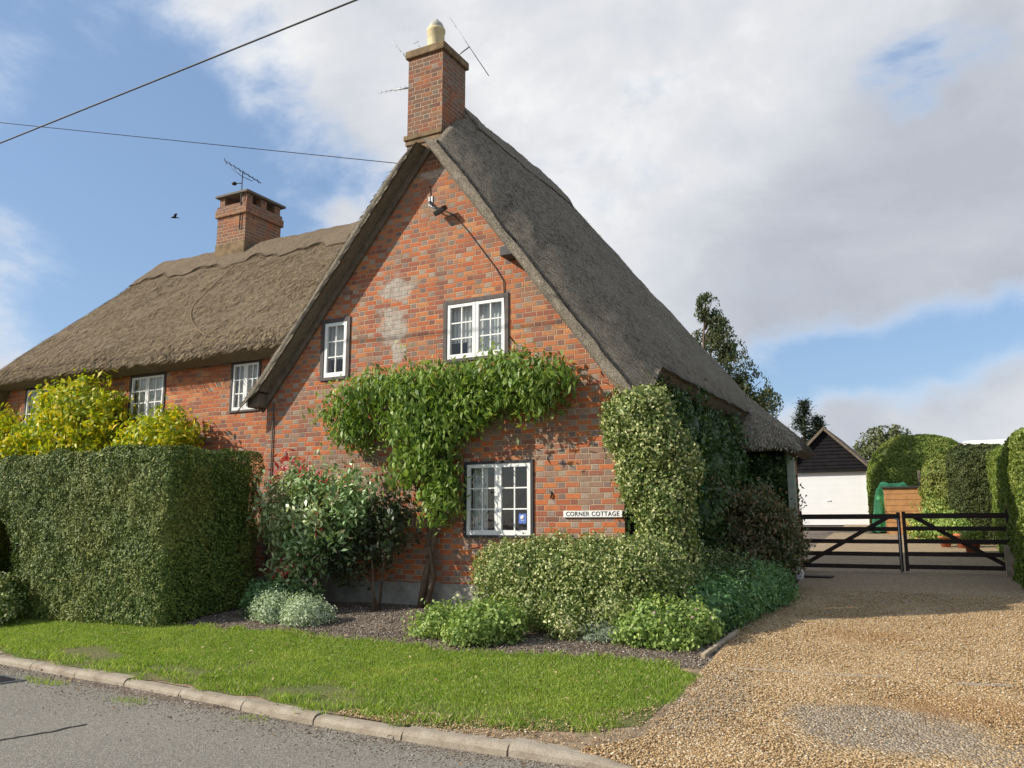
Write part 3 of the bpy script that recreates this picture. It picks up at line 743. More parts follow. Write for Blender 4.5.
# ------------------------------------------------------------------ fittings on the house
sign = thing('name_sign', 'small white house name board with black capital letters on the gable brickwork', 'sign', (-4.18, YW-.018, 1.74))
mb = MB(); mb.box(-.41, .41, -.012, .016, -.042, .042, .004); mb.build('board', M_white, sign)
cu = bpy.data.curves.new('lettering', 'FONT'); cu.body = 'CORNER COTTAGE'; cu.size = .082; cu.align_x = 'CENTER'; cu.align_y = 'CENTER'; cu.extrude = .0015; cu.offset = .0012; cu.space_character = 1.12
to = bpy.data.objects.new('lettering_tmp', cu); COL.objects.link(to)
bpy.context.view_layer.update()
me = bpy.data.meshes.new_from_object(to.evaluated_get(bpy.context.evaluated_depsgraph_get()))
bpy.data.objects.remove(to)
lo = link('lettering', me, M_black, sign); lo.rotation_euler = (PI/2, 0, 0); lo.location = (0, -.0135, 0)
wd_ = lo.dimensions.x or .8; sc_ = .74/max(wd_, .01); lo.scale = (sc_, 1, 1)
lt = thing('security_light', 'small dark floodlight on a bracket high on the gable below the chimney', 'light', (-6.68, YW-.001, 6.28))
mb = MB(); mb.tube([(-.1, 0, .22), (-.1, -.07, .18), (-.02, -.11, .08), (.10, -.12, .02)], .013, 6); mb.box(-.14, -.06, -.012, 0, .14, .3, .004); mb.build('bracket', M_iron, lt)
M4 = Matrix.Translation((.16, -.13, -.02)) @ Matrix.Rotation(.5, 4, 'X')@Matrix.Rotation(-.35, 4, 'Y')
mb = MB(); mb.box(-.10, .10, -.06, .06, -.035, .035, .01, M4); mb.build('lamp_head', M_black, lt)

# aerials
def aerial(name, label, loc, boom_dir, boomlen, nel, ellen, elvec, mast, r=.006, dish=False, m=M_iron):
    a = thing(name, label, 'aerial', loc)
    top = Vector(mast[-1])
    mb = MB(); mb.tube(mast, .012, 6); mb.build('mast', m, a)
    bd = Vector(boom_dir).normalized(); A_ = top-bd*boomlen*.5; B_ = top+bd*boomlen*.5
    mb = MB(); mb.tube([A_, B_], r*1.3, 6); mb.build('boom', m, a)
    ev = Vector(elvec).normalized()
    mb = MB()
    for i in range(nel):
        c = A_.lerp(B_, (i+.3)/nel); l = ellen*(1 if i else 1.5); mb.tube([c-ev*l/2, c+ev*l/2], r, 5)
    build_split(mb, 'rod', m, a)
    return a
a1 = aerial('television_aerial', 'dark television aerial on a mast above the broad ridge chimney', (-13.42, 12.52, 8.2), (.70, .37, -.50), 1.0, 8, .13, (.4, -.8, .3), [(0, 0, -.2), (0, 0, 1.12)], .007, m=M_black)
mb = MB(); mb.tube([(0, 0, .85), (-.14, -.05, .86)], .01, 6); mb.lathe([(0, 0), (.05, .01), (.06, .05), (.03, .07), (0, .08)], (-.17, -.06, .82), 10); mb.build('mast_amplifier', M_black, a1)
mb = MB(); c = Vector((0, 0, 1.12)); mb.tube([c+Vector((-.24, -.13, .10)), c+Vector((-.02, -.01, -.10)), c+Vector((.20, .11, -.22))], .008, 5); mb.build('support_strut', M_black, a1)
M_al = simple('weathered_aluminium', (.32, .33, .34), .5, .15, 10, 0, 30, .4)
aerial('television_aerial', 'thin aerial sloping off the left side of the gable chimney', (-7.34, 10.3, 9.05), (-.56, -.30, .77), .55, 3, .05, (.4, -.8, 0), [(.07, 0, .02), (-.16, -.05, .22)], .005, m=M_al)
aerial('television_aerial', 'short twin rod aerial behind the gable chimney', (-7.2, 10.5, 9.15), (-.50, -.26, .8), .42, 3, .10, (.7, .37, .5), [(.08, -.05, 0), (-.12, .0, .30)], .005, m=M_al)
aerial('television_aerial', 'longest rod aerial slanting down right of the gable chimney', (-6.55, 10.5, 9.08), (.47, .25, -.85), 1.2, 2, .05, (.4, -.8, 0), [(-.07, 0, 0), (.16, .05, .14)], .005, m=M_al)
aerial('television_aerial', 'comb shaped aerial low on the left side of the gable chimney', (-7.3, 10.3, 8.62), (-.86, -.46, -.20), .55, 7, .07, (.1, 0, 1), [(.05, 0, 0), (-.28, -.12, -.02)], .004, m=M_al)

# overhead cables
def cable(name, label, a, b_, sag, r, cat='cable'):
    a = Vector(a); b_ = Vector(b_); c = (a+b_)/2; n = 40
    mb = MB(); mb.tube([a.lerp(b_, i/n)-Vector((0, 0, sag*4*(i/n)*(1-i/n)))-c for i in range(n+1)], r, 6)
    o = mb.build(name, M_lead); o.location = c; return tag(o, label, cat)
d1 = Vector((-5.5, 6.75, 7.5))-Vector((-12.9, 7.0, 7.5))
cable('overhead_cable', 'thick black overhead cable crossing the upper left sky', Vector((-12.9, 7.0, 7.5))-d1*2.6, Vector((-5.5, 6.75, 7.5))+d1*4.0, .0, .013)
A_ = Vector((-7.27, 10.12, 7.22)); B_ = Vector((-14.2, 7.7, 8.5)); cable('telephone_cable', 'thin wire running from the gable chimney out to the left', A_, A_+(B_-A_)*3.2, .0, .006)

# ================================================================== PLANTS
def leafmat(name, stops, rough=.55, trans=.3, clump=.35, clumpcol=None, cs=1.6):
    m, nt, b = mat(name); p = nt.geo('Position')
    r = nt.geo('Random Per Island')
    c = nt.ramp(r, stops)
    n = nt.noise(p, cs, 4, .6)
    if clumpcol is None: clumpcol = tuple(min(1, x*1.5) for x in stops[-1][1])
    c = nt.mix(nt.m('MULTIPLY', nt.step(n, .45, .7), clump), c, clumpcol)
    nt.put(b.inputs['Base Color'], c); b.inputs['Roughness'].default_value = rough; b.inputs['Specular IOR Level'].default_value = .35
    t = nt.n.new('ShaderNodeBsdfTranslucent'); nt.put(t.inputs[0], nt.mix(1, c, (1.2, 1.25, .6), 'MULTIPLY'))
    mx = nt.n.new('ShaderNodeMixShader'); mx.inputs[0].default_value = trans
    nt.l.new(b.outputs[0], mx.inputs[1]); nt.l.new(t.outputs[0], mx.inputs[2]); nt.l.new(mx.outputs[0], nt.n['Material Output'].inputs[0])
    return m
def leaf_geo(Pp, Nn, L, W, rs, droop=.2, spread=.7, axial=None):
    n = len(Pp)
    Nn = Nn+rs.normal(0, spread, (n, 3)); Nn /= np.linalg.norm(Nn, axis=1, keepdims=True)+1e-9
    r = rs.normal(0, 1, (n, 3)); r[:, 2] -= droop*3
    if axial is not None: r = r*.5+axial*1.5
    d = r-Nn*(r*Nn).sum(1, keepdims=True); d /= np.linalg.norm(d, axis=1, keepdims=True)+1e-9
    s = np.cross(d, Nn); L_ = L*rs.uniform(.6, 1.25, (n, 1)); w_ = W*rs.uniform(.6, 1.2, (n, 1))
    a = Pp-d*L_*.5
    q1 = a+d*L_*.45+s*w_*.5+Nn*w_*.15; q2 = a+d*L_+Nn*L_*-.08; q3 = a+d*L_*.45-s*w_*.5+Nn*w_*.15
    return np.stack([a, q1, q2, q3], 1).reshape(-1, 3)
def leaf_obj(name, parts, m, parent=None):
    V = np.concatenate([p_ for p_ in parts]); F = np.arange(len(V)).reshape(-1, 4)
    return np_mesh(name, V, F, m, parent)
def blob_pts(blobs, n, rs, shell=(.72, 1.04), lump=.16, lscale=3.0, flat=None):
    """blobs: list of (cx,cy,cz,rx,ry,rz). surface+volume samples with outward normals"""
    w_ = np.array([(b[3]*b[4]+b[4]*b[5]+b[3]*b[5]) for b in blobs]); w_ = w_/w_.sum()
    k = rs.choice(len(blobs), n, p=w_); B = np.array(blobs)[k]
    d = rs.normal(0, 1, (n, 3)); d /= np.linalg.norm(d, axis=1, keepdims=True)
    rad = rs.uniform(shell[0]**2, shell[1]**2, n)**.5
    Pp = B[:, :3]+d*B[:, 3:]*rad[:, None]
    Pp = Pp+d*B[:, 3:]*(lump*vnoise(Pp, lscale, 2))[:, None]
    # drop points deep inside another blob
    keep = np.ones(n, bool)
    for i, b in enumerate(blobs):
        q = (Pp-np.array(b[:3]))/np.array(b[3:]); keep &= ~(((q**2).sum(1) < .42) & (k != i))
    nn = d/B[:, 3:]; nn /= np.linalg.norm(nn, axis=1, keepdims=True)
    return Pp[keep], nn[keep]
def core_obj(name, blobs, m, parent, scale=.72):
    mb = MB()
    for b in blobs:
        r = bmesh.ops.create_icosphere(mb.bm, subdivisions=3, radius=1.0)
        P0 = np.array([v.co for v in r['verts']]); nz = vnoise(P0+np.array(b[:3]), 3.1, 2)
        for v, k in zip(r['verts'], nz):
            v.co = Vector((b[0]+v.co.x*b[3]*(scale+.12*k), b[1]+v.co.y*b[4]*(scale+.12*k), b[2]+v.co.z*b[5]*(scale+.12*k)))
    return mb.build(name, m, parent, True)
def shift(blobs, o): return [(b[0]-o[0], b[1]-o[1], b[2]-o[2], b[3], b[4], b[5]) for b in blobs]
M_stem = simple('brown_stem', (.12, .085, .055), .9, .35, 10, .008)
def shrub(name, label, cat, origin, blobs, n, L, W, m, seed=1, droop=.2, spread=.7, stems=True, core=True, lump=.16, lscale=3, shell=(.72, 1.05), group=None, floor=None):
    """blobs in world coords"""
    o = thing(name, label, cat, origin, 0, group); rs = np.random.RandomState(seed)
    per = 9 if L > .075 else (7 if L > .055 else 5)
    Pp, Nn = blob_pts(blobs, n//per, rs, shell, lump, lscale)
    Pp = Pp+Nn*rs.exponential(L*.55, (len(Pp), 1))
    Pp = np.repeat(Pp, per, 0)+rs.normal(0, L*.62, (len(Pp)*per, 3))*np.array([1, 1, 1.1]); Nn = np.repeat(Nn+rs.normal(0, .35, Nn.shape), per, 0)
    g = gz(Pp[:, 0], Pp[:, 1])+.02; k = Pp[:, 2] > g; Pp, Nn = Pp[k], Nn[k]
    lf = leaf_geo(Pp-np.array(origin), Nn, L, W, rs, droop, spread)
    parts = [lf]
    leaf_obj('foliage', parts, m, o)
    if core:
        c = core_obj('inner_foliage', shift(blobs, origin), m, o)
    if stems:
        mb = MB(); zb = float(gz(origin[0], origin[1]))-origin[2]-.03
        for b in shift(blobs, origin)[:7]:
            x, y = random.uniform(-.06, .06), random.uniform(-.06, .06)
            mb.tube([(x, y, zb), (x+(b[0]-x)*.35, y+(b[1]-y)*.35, zb+(b[2]-zb)*.55), (b[0], b[1], b[2])], [.022, .014, .006], 6)
        mb.build('stems', M_stem, o)
    return o
G = lambda x, y: float(gz(x, y))

# leaf materials
LM_yew = leafmat('yew_needles', [(0, (0.049, 0.0842, 0.0158)), (.5, (0.103, 0.153, 0.0284)), (.85, (0.184, 0.236, 0.0442)), (1, (0.319, 0.322, 0.0709))], .6, .04, .6, (0.246, 0.253, 0.0594), 1.3)
LM_wis = leafmat('wisteria_leaves', [(0, (0.0801, 0.158, 0.0265)), (.5, (0.172, 0.28, 0.0488)), (1, (0.344, 0.429, 0.111))], .45, .35, .2)
LM_yel = leafmat('golden_leaves', [(0, (0.155, 0.227, 0.013)), (.4, (0.339, 0.409, 0.0194)), (.75, (0.647, 0.605, 0.0216)), (1, (0.847, 0.575, 0.0216))], .5, .35, .3, (0.216, 0.333, 0.0216))
LM_phot = leafmat('glossy_leaves', [(0, (0.0901, 0.165, 0.0529)), (.5, (0.211, 0.348, 0.116)), (.85, (0.451, 0.602, 0.298)), (.97, (0.782, 0.842, 0.529)), (1, (0.95, 0.361, 0.265))], .35, .2, .15)
LM_red = leafmat('red_young_leaves', [(0, (.35, .03, .03)), (1, (.60, .08, .08))], .45, .35, 0)
LM_var = leafmat('variegated_leaves', [(0, (0.059, 0.0985, 0.0236)), (.35, (0.131, 0.197, 0.0459)), (.6, (0.315, 0.367, 0.118)), (.85, (0.551, 0.564, 0.249)), (1, (0.788, 0.761, 0.445))], .5, .25, .15, (0.118, 0.184, 0.0459), 2.2)
LM_ivy = leafmat('dark_ivy_leaves', [(0, (0.024, 0.0601, 0.0172)), (.6, (0.0549, 0.111, 0.0309)), (1, (0.138, 0.206, 0.0601))], .45, .15, .2)
LM_brz = leafmat('bronze_leaves', [(0, (0.0541, 0.0777, 0.029)), (.5, (0.116, 0.145, 0.0541)), (.8, (0.232, 0.167, 0.087)), (1, (0.386, 0.244, 0.136))], .5, .2, .4, (0.27, 0.189, 0.106), 1.4)
LM_ger = leafmat('cranesbill_leaves', [(0, (0.112, 0.202, 0.047)), (.5, (0.244, 0.353, 0.084)), (1, (0.488, 0.571, 0.185))], .55, .3, .2)
LM_ger2 = leafmat('blue_green_leaves', [(0, (0.0546, 0.137, 0.041)), (.5, (0.118, 0.237, 0.0819)), (1, (0.255, 0.4, 0.164))], .55, .25, .2)
LM_sil = leafmat('silver_leaves', [(0, (0.175, 0.248, 0.152)), (.5, (0.392, 0.494, 0.302)), (1, (0.727, 0.799, 0.549))], .7, .2, .2)
LM_box = leafmat('hedge_leaves', [(0, (0.066, 0.112, 0.018)), (.5, (0.157, 0.225, 0.0375)), (1, (0.314, 0.36, 0.075))], .55, .25, .4, (0.33, 0.33, 0.09), .9)
LM_box2 = leafmat('yellowing_hedge_leaves', [(0, (0.091, 0.13, 0.026)), (.5, (0.208, 0.26, 0.052)), (1, (0.377, 0.39, 0.104))], .55, .25, .4, (0.364, 0.351, 0.117), .9)
LM_tree = leafmat('birch_leaves', [(0, (0.0328, 0.0572, 0.0229)), (.5, (0.0702, 0.0992, 0.0416)), (.85, (0.122, 0.135, 0.0572)), (1, (0.206, 0.177, 0.0728))], .55, .3, .3, (0.131, 0.114, 0.052), .8)
LM_con = leafmat('conifer_needles', [(0, (.018, .035, .018)), (1, (.06, .085, .04))], .6, .1, .2)
LM_oak = leafmat('oak_leaves', [(0, (0.052, 0.0715, 0.026)), (1, (0.156, 0.169, 0.065))], .6, .2, .3)
LM_pink = leafmat('pink_petals', [(0, (.55, .25, .40)), (1, (.75, .5, .6))], .6, .3, 0)
LM_yfl = leafmat('yellow_petals', [(0, (.65, .50, .05)), (1, (.8, .7, .2))], .6, .3, 0)

# --- hedges ---------------------------------------------------------
def hedge_faces(x0, x1, y0, y1, z0, z1, n, rs, rnd=.12, lump=.05, zf=None):
    """points on the front/back/left/right/top of a box, edges rounded"""
    A = np.array([(x1-x0)*(z1-z0)]*2+[(y1-y0)*(z1-z0)]*2+[(x1-x0)*(y1-y0)]); A = A/A.sum()
    k = rs.choice(5, n, p=A); u = rs.rand(n); v = rs.rand(n)
    X = x0+(x1-x0)*u; Yv = y0+(y1-y0)*v; Zv = z0+(z1-z0)*rs.rand(n)
    N = np.zeros((n, 3))
    for i, (nx, ny, nzv) in enumerate([(0, -1, 0), (0, 1, 0), (-1, 0, 0), (1, 0, 0), (0, 0, 1)]): N[k == i] = (nx, ny, nzv)
    Yv = np.where(k == 0, y0, np.where(k == 1, y1, Yv)); X = np.where(k == 2, x0, np.where(k == 3, x1, X)); Zv = np.where(k == 4, z1, Zv)
    c = np.stack([np.clip(X, x0+rnd, x1-rnd), np.clip(Yv, y0+rnd, y1-rnd), np.minimum(Zv, z1-rnd)], -1)
    Pq = np.stack([X, Yv, Zv], -1); d = Pq-c; l = np.linalg.norm(d, axis=1, keepdims=True); l[l < 1e-6] = 1; N = d/l
    Pq = c+N*rnd
    Pq += N*(lump*vnoise(Pq, 1.6, 3)+lump*.8*vnoise(Pq, 6, 2)-rs.exponential(.02, n))[:, None]
    return Pq, N
# big yew hedge with an archway
hx0, hx1, hy0, hy1, hz1 = -21.0, -9.30, 7.72, 9.45, 2.66
rs = np.random.RandomState(11)
Pq, Nq = hedge_faces(hx0, hx1, hy0, hy1, .25, hz1, 300000, rs, .16, .085)
def in_arch(X, Z): return ((X+13.55)/.95)**2+((np.maximum(Z, .9)-.9)/.98)**2 < 1
k = ~in_arch(Pq[:, 0], Pq[:, 2]); Pq, Nq = Pq[k], Nq[k]
# reveal of the arch
n = 16000; th = rs.uniform(-.4, PI+.4, n); Xa = -13.55+.95*np.cos(th); Za = .9+.98*np.sin(th); low = np.sin(th) < 0
Za = np.where(low, rs.uniform(.3, .9, n), Za); Xa = np.where(low, -13.55+.95*np.sign(np.cos(th)), Xa)
Pa = np.stack([Xa, rs.uniform(hy0, hy1, n), Za], -1); Na = np.stack([-np.cos(th), th*0, -np.maximum(np.sin(th), 0)], -1); Pa += Na*rs.normal(0, .03, (n, 1))
Pq = np.concatenate([Pq, Pa]); Nq = np.concatenate([Nq, Na]); k = Pq[:, 2] > gz(Pq[:, 0], Pq[:, 1])+.03+.05*rs.rand(len(Pq)); Pq, Nq = Pq[k], Nq[k]
# thin the far side and the far left
k = (Pq[:, 0] > -14.8) | (rs.rand(len(Pq)) < .35); k &= ((Nq[:, 1] < .5) | (rs.rand(len(Pq)) < .25)); Pq, Nq = Pq[k], Nq[k]
org = np.array((-11, 8.6, G(-11, 8.6)))
hd = thing('yew_hedge', 'tall clipped dark green yew hedge with an archway at its left', 'hedge', tuple(org))
leaf_obj('foliage', [leaf_geo(Pq-org, Nq, .060, .020, rs, -.1, .5)], LM_yew, hd)
arc = [(-13.55+.99*math.cos(t), .9+1.02*math.sin(t)) for t in np.linspace(0, PI, 16)]
outl = [(hx0+.1, .2), (-14.54, .2)]+[(x, z) for x, z in arc[::-1]]+[(-12.56, .2), (hx1-.15, .2), (hx1-.15, hz1-.22), (hx1-.24, hz1-.14), (hx0+.1, hz1-.14)]
mb = MB(); mb.poly_prism(outl, [], hy0+.15, hy1-.15); o = mb.build('inner_foliage', LM_yew, hd); o.location = -Vector(org)

def hedge(name, label, x0, x1, y0, y1, h, n, m, L=.06, W=.03, seed=2, rnd=.2, lump=.1, rz=0, cat='hedge'):
    cx, cy = (x0+x1)/2, (y0+y1)/2; z0 = G(cx, cy); o = thing(name, label, cat, (cx, cy, z0), rz); rs = np.random.RandomState(seed)
    a, b_ = (x1-x0)/2, (y1-y0)/2
    Pq, Nq = hedge_faces(-a, a, -b_, b_, -.1, h, n, rs, rnd, lump)
    leaf_obj('foliage', [leaf_geo(Pq, Nq, L, W, rs, -.1, .7)], m, o)
    mb = MB(); i = min(.14, rnd*.7); mb.box(-a+i, a-i, -b_+i, b_-i, -.3-rnd, h-i, min(rnd*.95, a-i-.02, b_-i-.02), None, 5); mb.build('inner_foliage', m, o)
    return o
def hedge_run(name, label, x0, x1, y0, y1, h, n, m, L=.06, W=.03, seed=2, rnd=.2, lump=.1, keepf=None):
    """hedge whose top and foot follow the ground"""
    cx, cy = (x0+x1)/2, (y0+y1)/2; z0 = G(cx, cy); o = thing(name, label, 'hedge', (cx, cy, z0)); rs = np.random.RandomState(seed)
    Pq, Nq = hedge_faces(x0, x1, y0, y1, 0, h, n, rs, rnd, lump)
    k = (Nq[:, 1] < .5) & ((Nq[:, 0] < .4) | (rs.rand(len(Pq)) < .3)); Pq, Nq = Pq[k], Nq[k]
    Pq[:, 2] += gz(Pq[:, 0]*0, Pq[:, 1]); 
    leaf_obj('foliage', [leaf_geo(Pq-np.array((cx, cy, z0)), Nq, L, W, rs, -.1, .7)], m, o)
    i = rnd*.65; ys = np.linspace(y0+i, y1-i, 12)
    outl = [(y, G(0, y)-.2) for y in ys]+[(y, G(0, y)+h-i) for y in ys[::-1]]
    mb = MB(); mb.poly_prism(outl, [], x0+i, x1-i, 'X'); c = mb.build('inner_foliage', m, o); c.location = -Vector((cx, cy, z0))
    return o
hedge_run('garden_hedge', 'long tall green hedge running along the right edge behind the gate post', .80, 2.6, 14.3, 25.2, 2.42, 110000, LM_box, .06, .032, 21, .22, .10)
hedge('garden_hedge', 'dark upright hedge end standing behind the right gate leaf', -.16, 1.3, 25.4, 27.6, 2.62, 34000, leafmat('painted_shade_hedge_leaves', [(0, (.03, .048, .012)), (.6, (.06, .085, .02)), (1, (.11, .12, .035))], .6, .1, .3), .075, .035, 31, .45, .12)  # leaf colour darkened to stand in for shade lying on this hedge end
hedge('garden_hedge', 'yellow green bushy hedge behind the flowering plants', -.95, 1.0, 28.6, 30.4, 2.35, 30000, LM_box2, .09, .05, 32, .6, .22)
hedge('garden_hedge', 'large rounded light green hedge right of the garage', -2.85, .75, 31.6, 35.2, 3.30, 60000, LM_box, .09, .05, 33, 1.5, .07)

# --- plants against the house ---------------------------------------
Y0 = 9.86
wb = []
for x, z, rx, rz in [(-8.25, 3.62, .36, .32), (-7.95, 3.80, .34, .26), (-8.35, 3.22, .26, .34), (-8.1, 3.02, .34, .24), (-7.55, 3.82, .40, .26), (-7.15, 3.74, .40, .34), (-6.95, 3.42, .38, .40), (-7.05, 3.05, .34, .38),
                     (-6.7, 3.82, .42, .28), (-6.55, 3.40, .40, .36), (-6.75, 2.72, .36, .38), (-6.35, 2.95, .28, .34), (-6.45, 2.35, .26, .36), (-6.35, 2.0, .24, .30), (-7.0, 2.45, .22, .3),
                     (-6.2, 3.80, .40, .26), (-5.75, 3.85, .42, .25), (-5.25, 3.86, .44, .26), (-4.75, 3.76, .34, .24), (-5.9, 3.45, .42, .26), (-5.35, 3.50, .40, .22), (-4.9, 3.52, .28, .18), (-6.1, 3.15, .26, .22)]:
    x += .24 if x < -7.4 else (.13 if z > 3 else .02)
    z -= .23 if z > 3.3 else .08; rz *= .84; rx *= .93
    wb.append((x, Y0+random.uniform(-.04, .04), z, rx, .17+.09*random.random(), rz))
wi = shrub('wisteria', 'green wisteria trained over the brick gable between the windows', 'climber', (-6.72, 9.95, G(-6.7, 9.95)), wb, 14500, .115, .046, LM_wis, 5, .85, .6, False, False, .45, 3.4, (.3, 1.05))
mb = MB(); o3 = Vector((6.72, -9.95, -G(-6.7, 9.95)))
def wp(*pts): return [Vector(p)+o3 for p in pts]
mb.tube(wp((-6.72, 9.93, .44), (-6.66, 9.95, .9), (-6.56, 9.97, 1.3), (-6.50, 9.97, 1.8), (-6.42, 9.95, 2.4), (-6.5, 9.95, 3.0), (-6.6, 9.95, 3.5)), [.06, .05, .042, .04, .036, .032, .03], 8)
mb.tube(wp((-6.62, 9.93, .5), (-6.50, 9.92, .9), (-6.62, 9.93, 1.4), (-6.44, 9.93, 1.9), (-6.55, 9.93, 2.5)), [.04, .036, .032, .03, .024], 7)
mb.tube(wp((-6.55, 9.95, 2.9), (-6.3, 9.93, 3.15), (-5.9, 9.94, 3.35), (-5.4, 9.95, 3.62), (-4.8, 9.95, 3.72)), [.03, .028, .024, .02, .012], 7)
mb.tube(wp((-6.5, 9.93, 2.9), (-6.2, 9.9, 3.02), (-5.95, 9.9, 3.3), (-5.7, 9.9, 3.45)), [.022, .02, .018, .012], 6)
mb.tube(wp((-6.6, 9.95, 3.4), (-7.0, 9.96, 3.62), (-7.7, 9.96, 3.7), (-8.3, 9.97, 3.55), (-8.35, 9.97, 3.1)), [.028, .026, .02, .016, .01], 7)
mb.tube(wp((-7.7, 9.96, 3.7), (-7.62, 9.97, 3.3), (-7.5, 9.97, 2.9), (-7.1, 9.97, 2.5), (-6.7, 9.96, 1.9), (-6.6, 9.96, 1.2)), [.014, .013, .012, .014, .014, .014], 6)
mb.build('trunk', M_stem, wi)

pb = [(q[0], q[1], q[2], q[3]*.86, q[4]*.85, q[5]*.86) for q in [(-8.35, 9.35, 1.55, .50, .40, .52), (-8.75, 9.3, 1.75, .42, .34, .40), (-7.85, 9.4, 1.70, .48, .40, .42), (-8.15, 9.4, 2.05, .44, .34, .34), (-8.65, 9.35, 2.1, .34, .28, .28), (-7.55, 9.5, 2.0, .36, .3, .30), (-8.45, 9.25, 1.05, .34, .30, .40), (-8.35, 9.2, .75, .30, .28, .28)]]
ph = shrub('photinia_shrub', 'loose glossy green shrub with red young leaves left of the wisteria', 'shrub', (-8.2, 9.4, G(-8.2, 9.4)), pb, 8500, .105, .042, LM_phot, 6, .35, .75, True, False, .42, 2.2, (.3, 1.2))
rs = np.random.RandomState(4); cc = []
for cx_, cy_, cz_, n_ in [(-8.62, 9.15, 2.52, 34), (-8.78, 9.15, 2.3, 20), (-8.25, 9.15, 2.42, 26), (-9.02, 9.05, 1.9, 22), (-8.35, 8.95, .98, 40), (-7.9, 9.1, 1.55, 10), (-8.0, 9.2, 2.3, 12)]:
    cc.append(np.array([cx_, cy_, cz_])+rs.normal(0, 1, (n_, 3))*np.array([.06, .05, .09]))
cc = np.concatenate(cc); og = np.array(ph.location)
leaf_obj('young_leaves', [leaf_geo(cc-og, np.tile([0, -.8, .3], (len(cc), 1)), .11, .038, rs, -.2, .6)], LM_red, ph)
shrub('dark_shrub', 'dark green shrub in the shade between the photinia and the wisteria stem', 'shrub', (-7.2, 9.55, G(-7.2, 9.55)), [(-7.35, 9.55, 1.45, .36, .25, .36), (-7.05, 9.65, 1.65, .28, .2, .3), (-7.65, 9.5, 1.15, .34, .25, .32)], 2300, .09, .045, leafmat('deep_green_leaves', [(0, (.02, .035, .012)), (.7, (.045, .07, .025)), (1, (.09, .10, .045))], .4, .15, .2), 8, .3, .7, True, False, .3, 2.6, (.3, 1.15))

# variegated ivy column and climbers on the right side
ib = [(q[0], q[1], q[2]-.08, q[3]*.9, q[4]*.9, q[5]*.95) for q in [(-3.50, 9.82, 2.95, .36, .34, .34), (-3.25, 9.84, 2.7, .36, .36, .40), (-3.36, 9.82, 2.3, .34, .32, .42), (-3.14, 9.84, 1.9, .34, .34, .42), (-3.12, 9.84, 1.45, .33, .34, .40), (-3.05, 9.86, 1.0, .33, .33, .40), (-3.62, 9.88, 2.75, .24, .22, .26), (-3.05, 9.95, 2.35, .30, .32, .42), (-3.3, 9.85, 3.15, .25, .3, .2)]]
shrub('variegated_ivy', 'tall column of cream and green variegated ivy on the right corner of the gable', 'climber', (-3.4, 9.85, G(-3.4, 9.85)), ib, 58000, .047, .036, LM_var, 9, .3, .6, False, True, .14, 3.2, (.78, 1.08))
sb = []
for y in np.arange(10.5, 15.6, .75):
    for z in (.9, 1.7, 2.5, 3.05): sb.append((-3.55+random.uniform(-.06, .08), y+random.uniform(-.2, .2), z, .26, .5, .5))
shrub('wall_creeper', 'dark green creeper covering the shaded side wall under the eaves', 'climber', (-3.5, 13, G(-3.5, 13)), sb, 26000, .08, .06, LM_ivy, 10, .35, .6, False, True, .2, 2.4, (.72, 1.12))
sb = [(-3.45+i*.20, 15.92, z, .2, .14, .3) for i in range(4) for z in (1.3, 1.8, 2.3, 2.72)]
shrub('wall_creeper', 'dark creeper hanging below the low thatch beside the grey green post', 'climber', (-3.0, 15.9, G(-3, 15.9)), sb, 9000, .09, .06, LM_ivy, 12, .45, .6, False, True, .2, 2.4, (.7, 1.15))
bx_ = -.28
bb = [(q[0]+bx_, *q[1:]) for q in [(-3.05, 13.6, 1.45, .52, .5, .5), (-2.65, 13.8, 1.55, .48, .5, .42), (-2.85, 13.5, .95, .6, .5, .45), (-2.45, 13.9, 1.1, .42, .5, .5), (-3.2, 13.2, 1.85, .35, .35, .35), (-2.55, 13.6, 1.9, .3, .3, .25), (-2.25, 14.1, 1.35, .28, .35, .4)]]
shrub('bronze_shrub', 'dark reddish bronze leaved shrub beside the left gate post', 'shrub', (-2.8, 13.6, G(-2.8, 13.6)), bb, 22000, .085, .04, LM_brz, 13, .35, .7, True, True, .25, 2.2, (.6, 1.15))
eb = [(q[0]+.06, q[1], q[2]-.05, q[3]*.9, q[4]*.92, q[5]*.92) for q in [(-5.05, 9.25, 1.02, .42, .42, .42), (-4.65, 9.2, 1.05, .44, .45, .44), (-4.2, 9.18, 1.08, .46, .46, .44), (-3.75, 9.15, 1.08, .46, .46, .44), (-3.35, 9.15, 1.08, .44, .44, .44), (-3.05, 9.3, 1.0, .30, .36, .38),
      (-4.5, 9.0, .72, .40, .36, .34), (-4.0, 8.98, .74, .42, .38, .34), (-3.5, 8.98, .76, .42, .36, .34), (-4.0, 8.75, .55, .26, .2, .2)]]
shrub('euonymus_bush', 'low spreading cream edged variegated bush under the right ground floor window', 'shrub', (-4.1, 9.15, G(-4.1, 9.15)), eb, 60000, .042, .027, LM_var, 14, .1, .75, True, True, .15, 3.4, (.8, 1.08))
shrub('euonymus_bush', 'small green and cream bush just right of the ivy column', 'shrub', (-2.85, 10.6, G(-2.85, 10.6)), [(-2.95, 10.6, .95, .36, .36, .34), (-2.65, 10.8, .92, .3, .3, .3), (-2.8, 10.5, .7, .35, .3, .25)], 7000, .05, .032, leafmat('green_cream_leaves', [(0, (.03, .055, .014)), (.6, (.08, .12, .03)), (1, (.28, .30, .12))], .5, .2, .2), 15, .1, .7, True, True, .15, 3.4, (.75, 1.08))
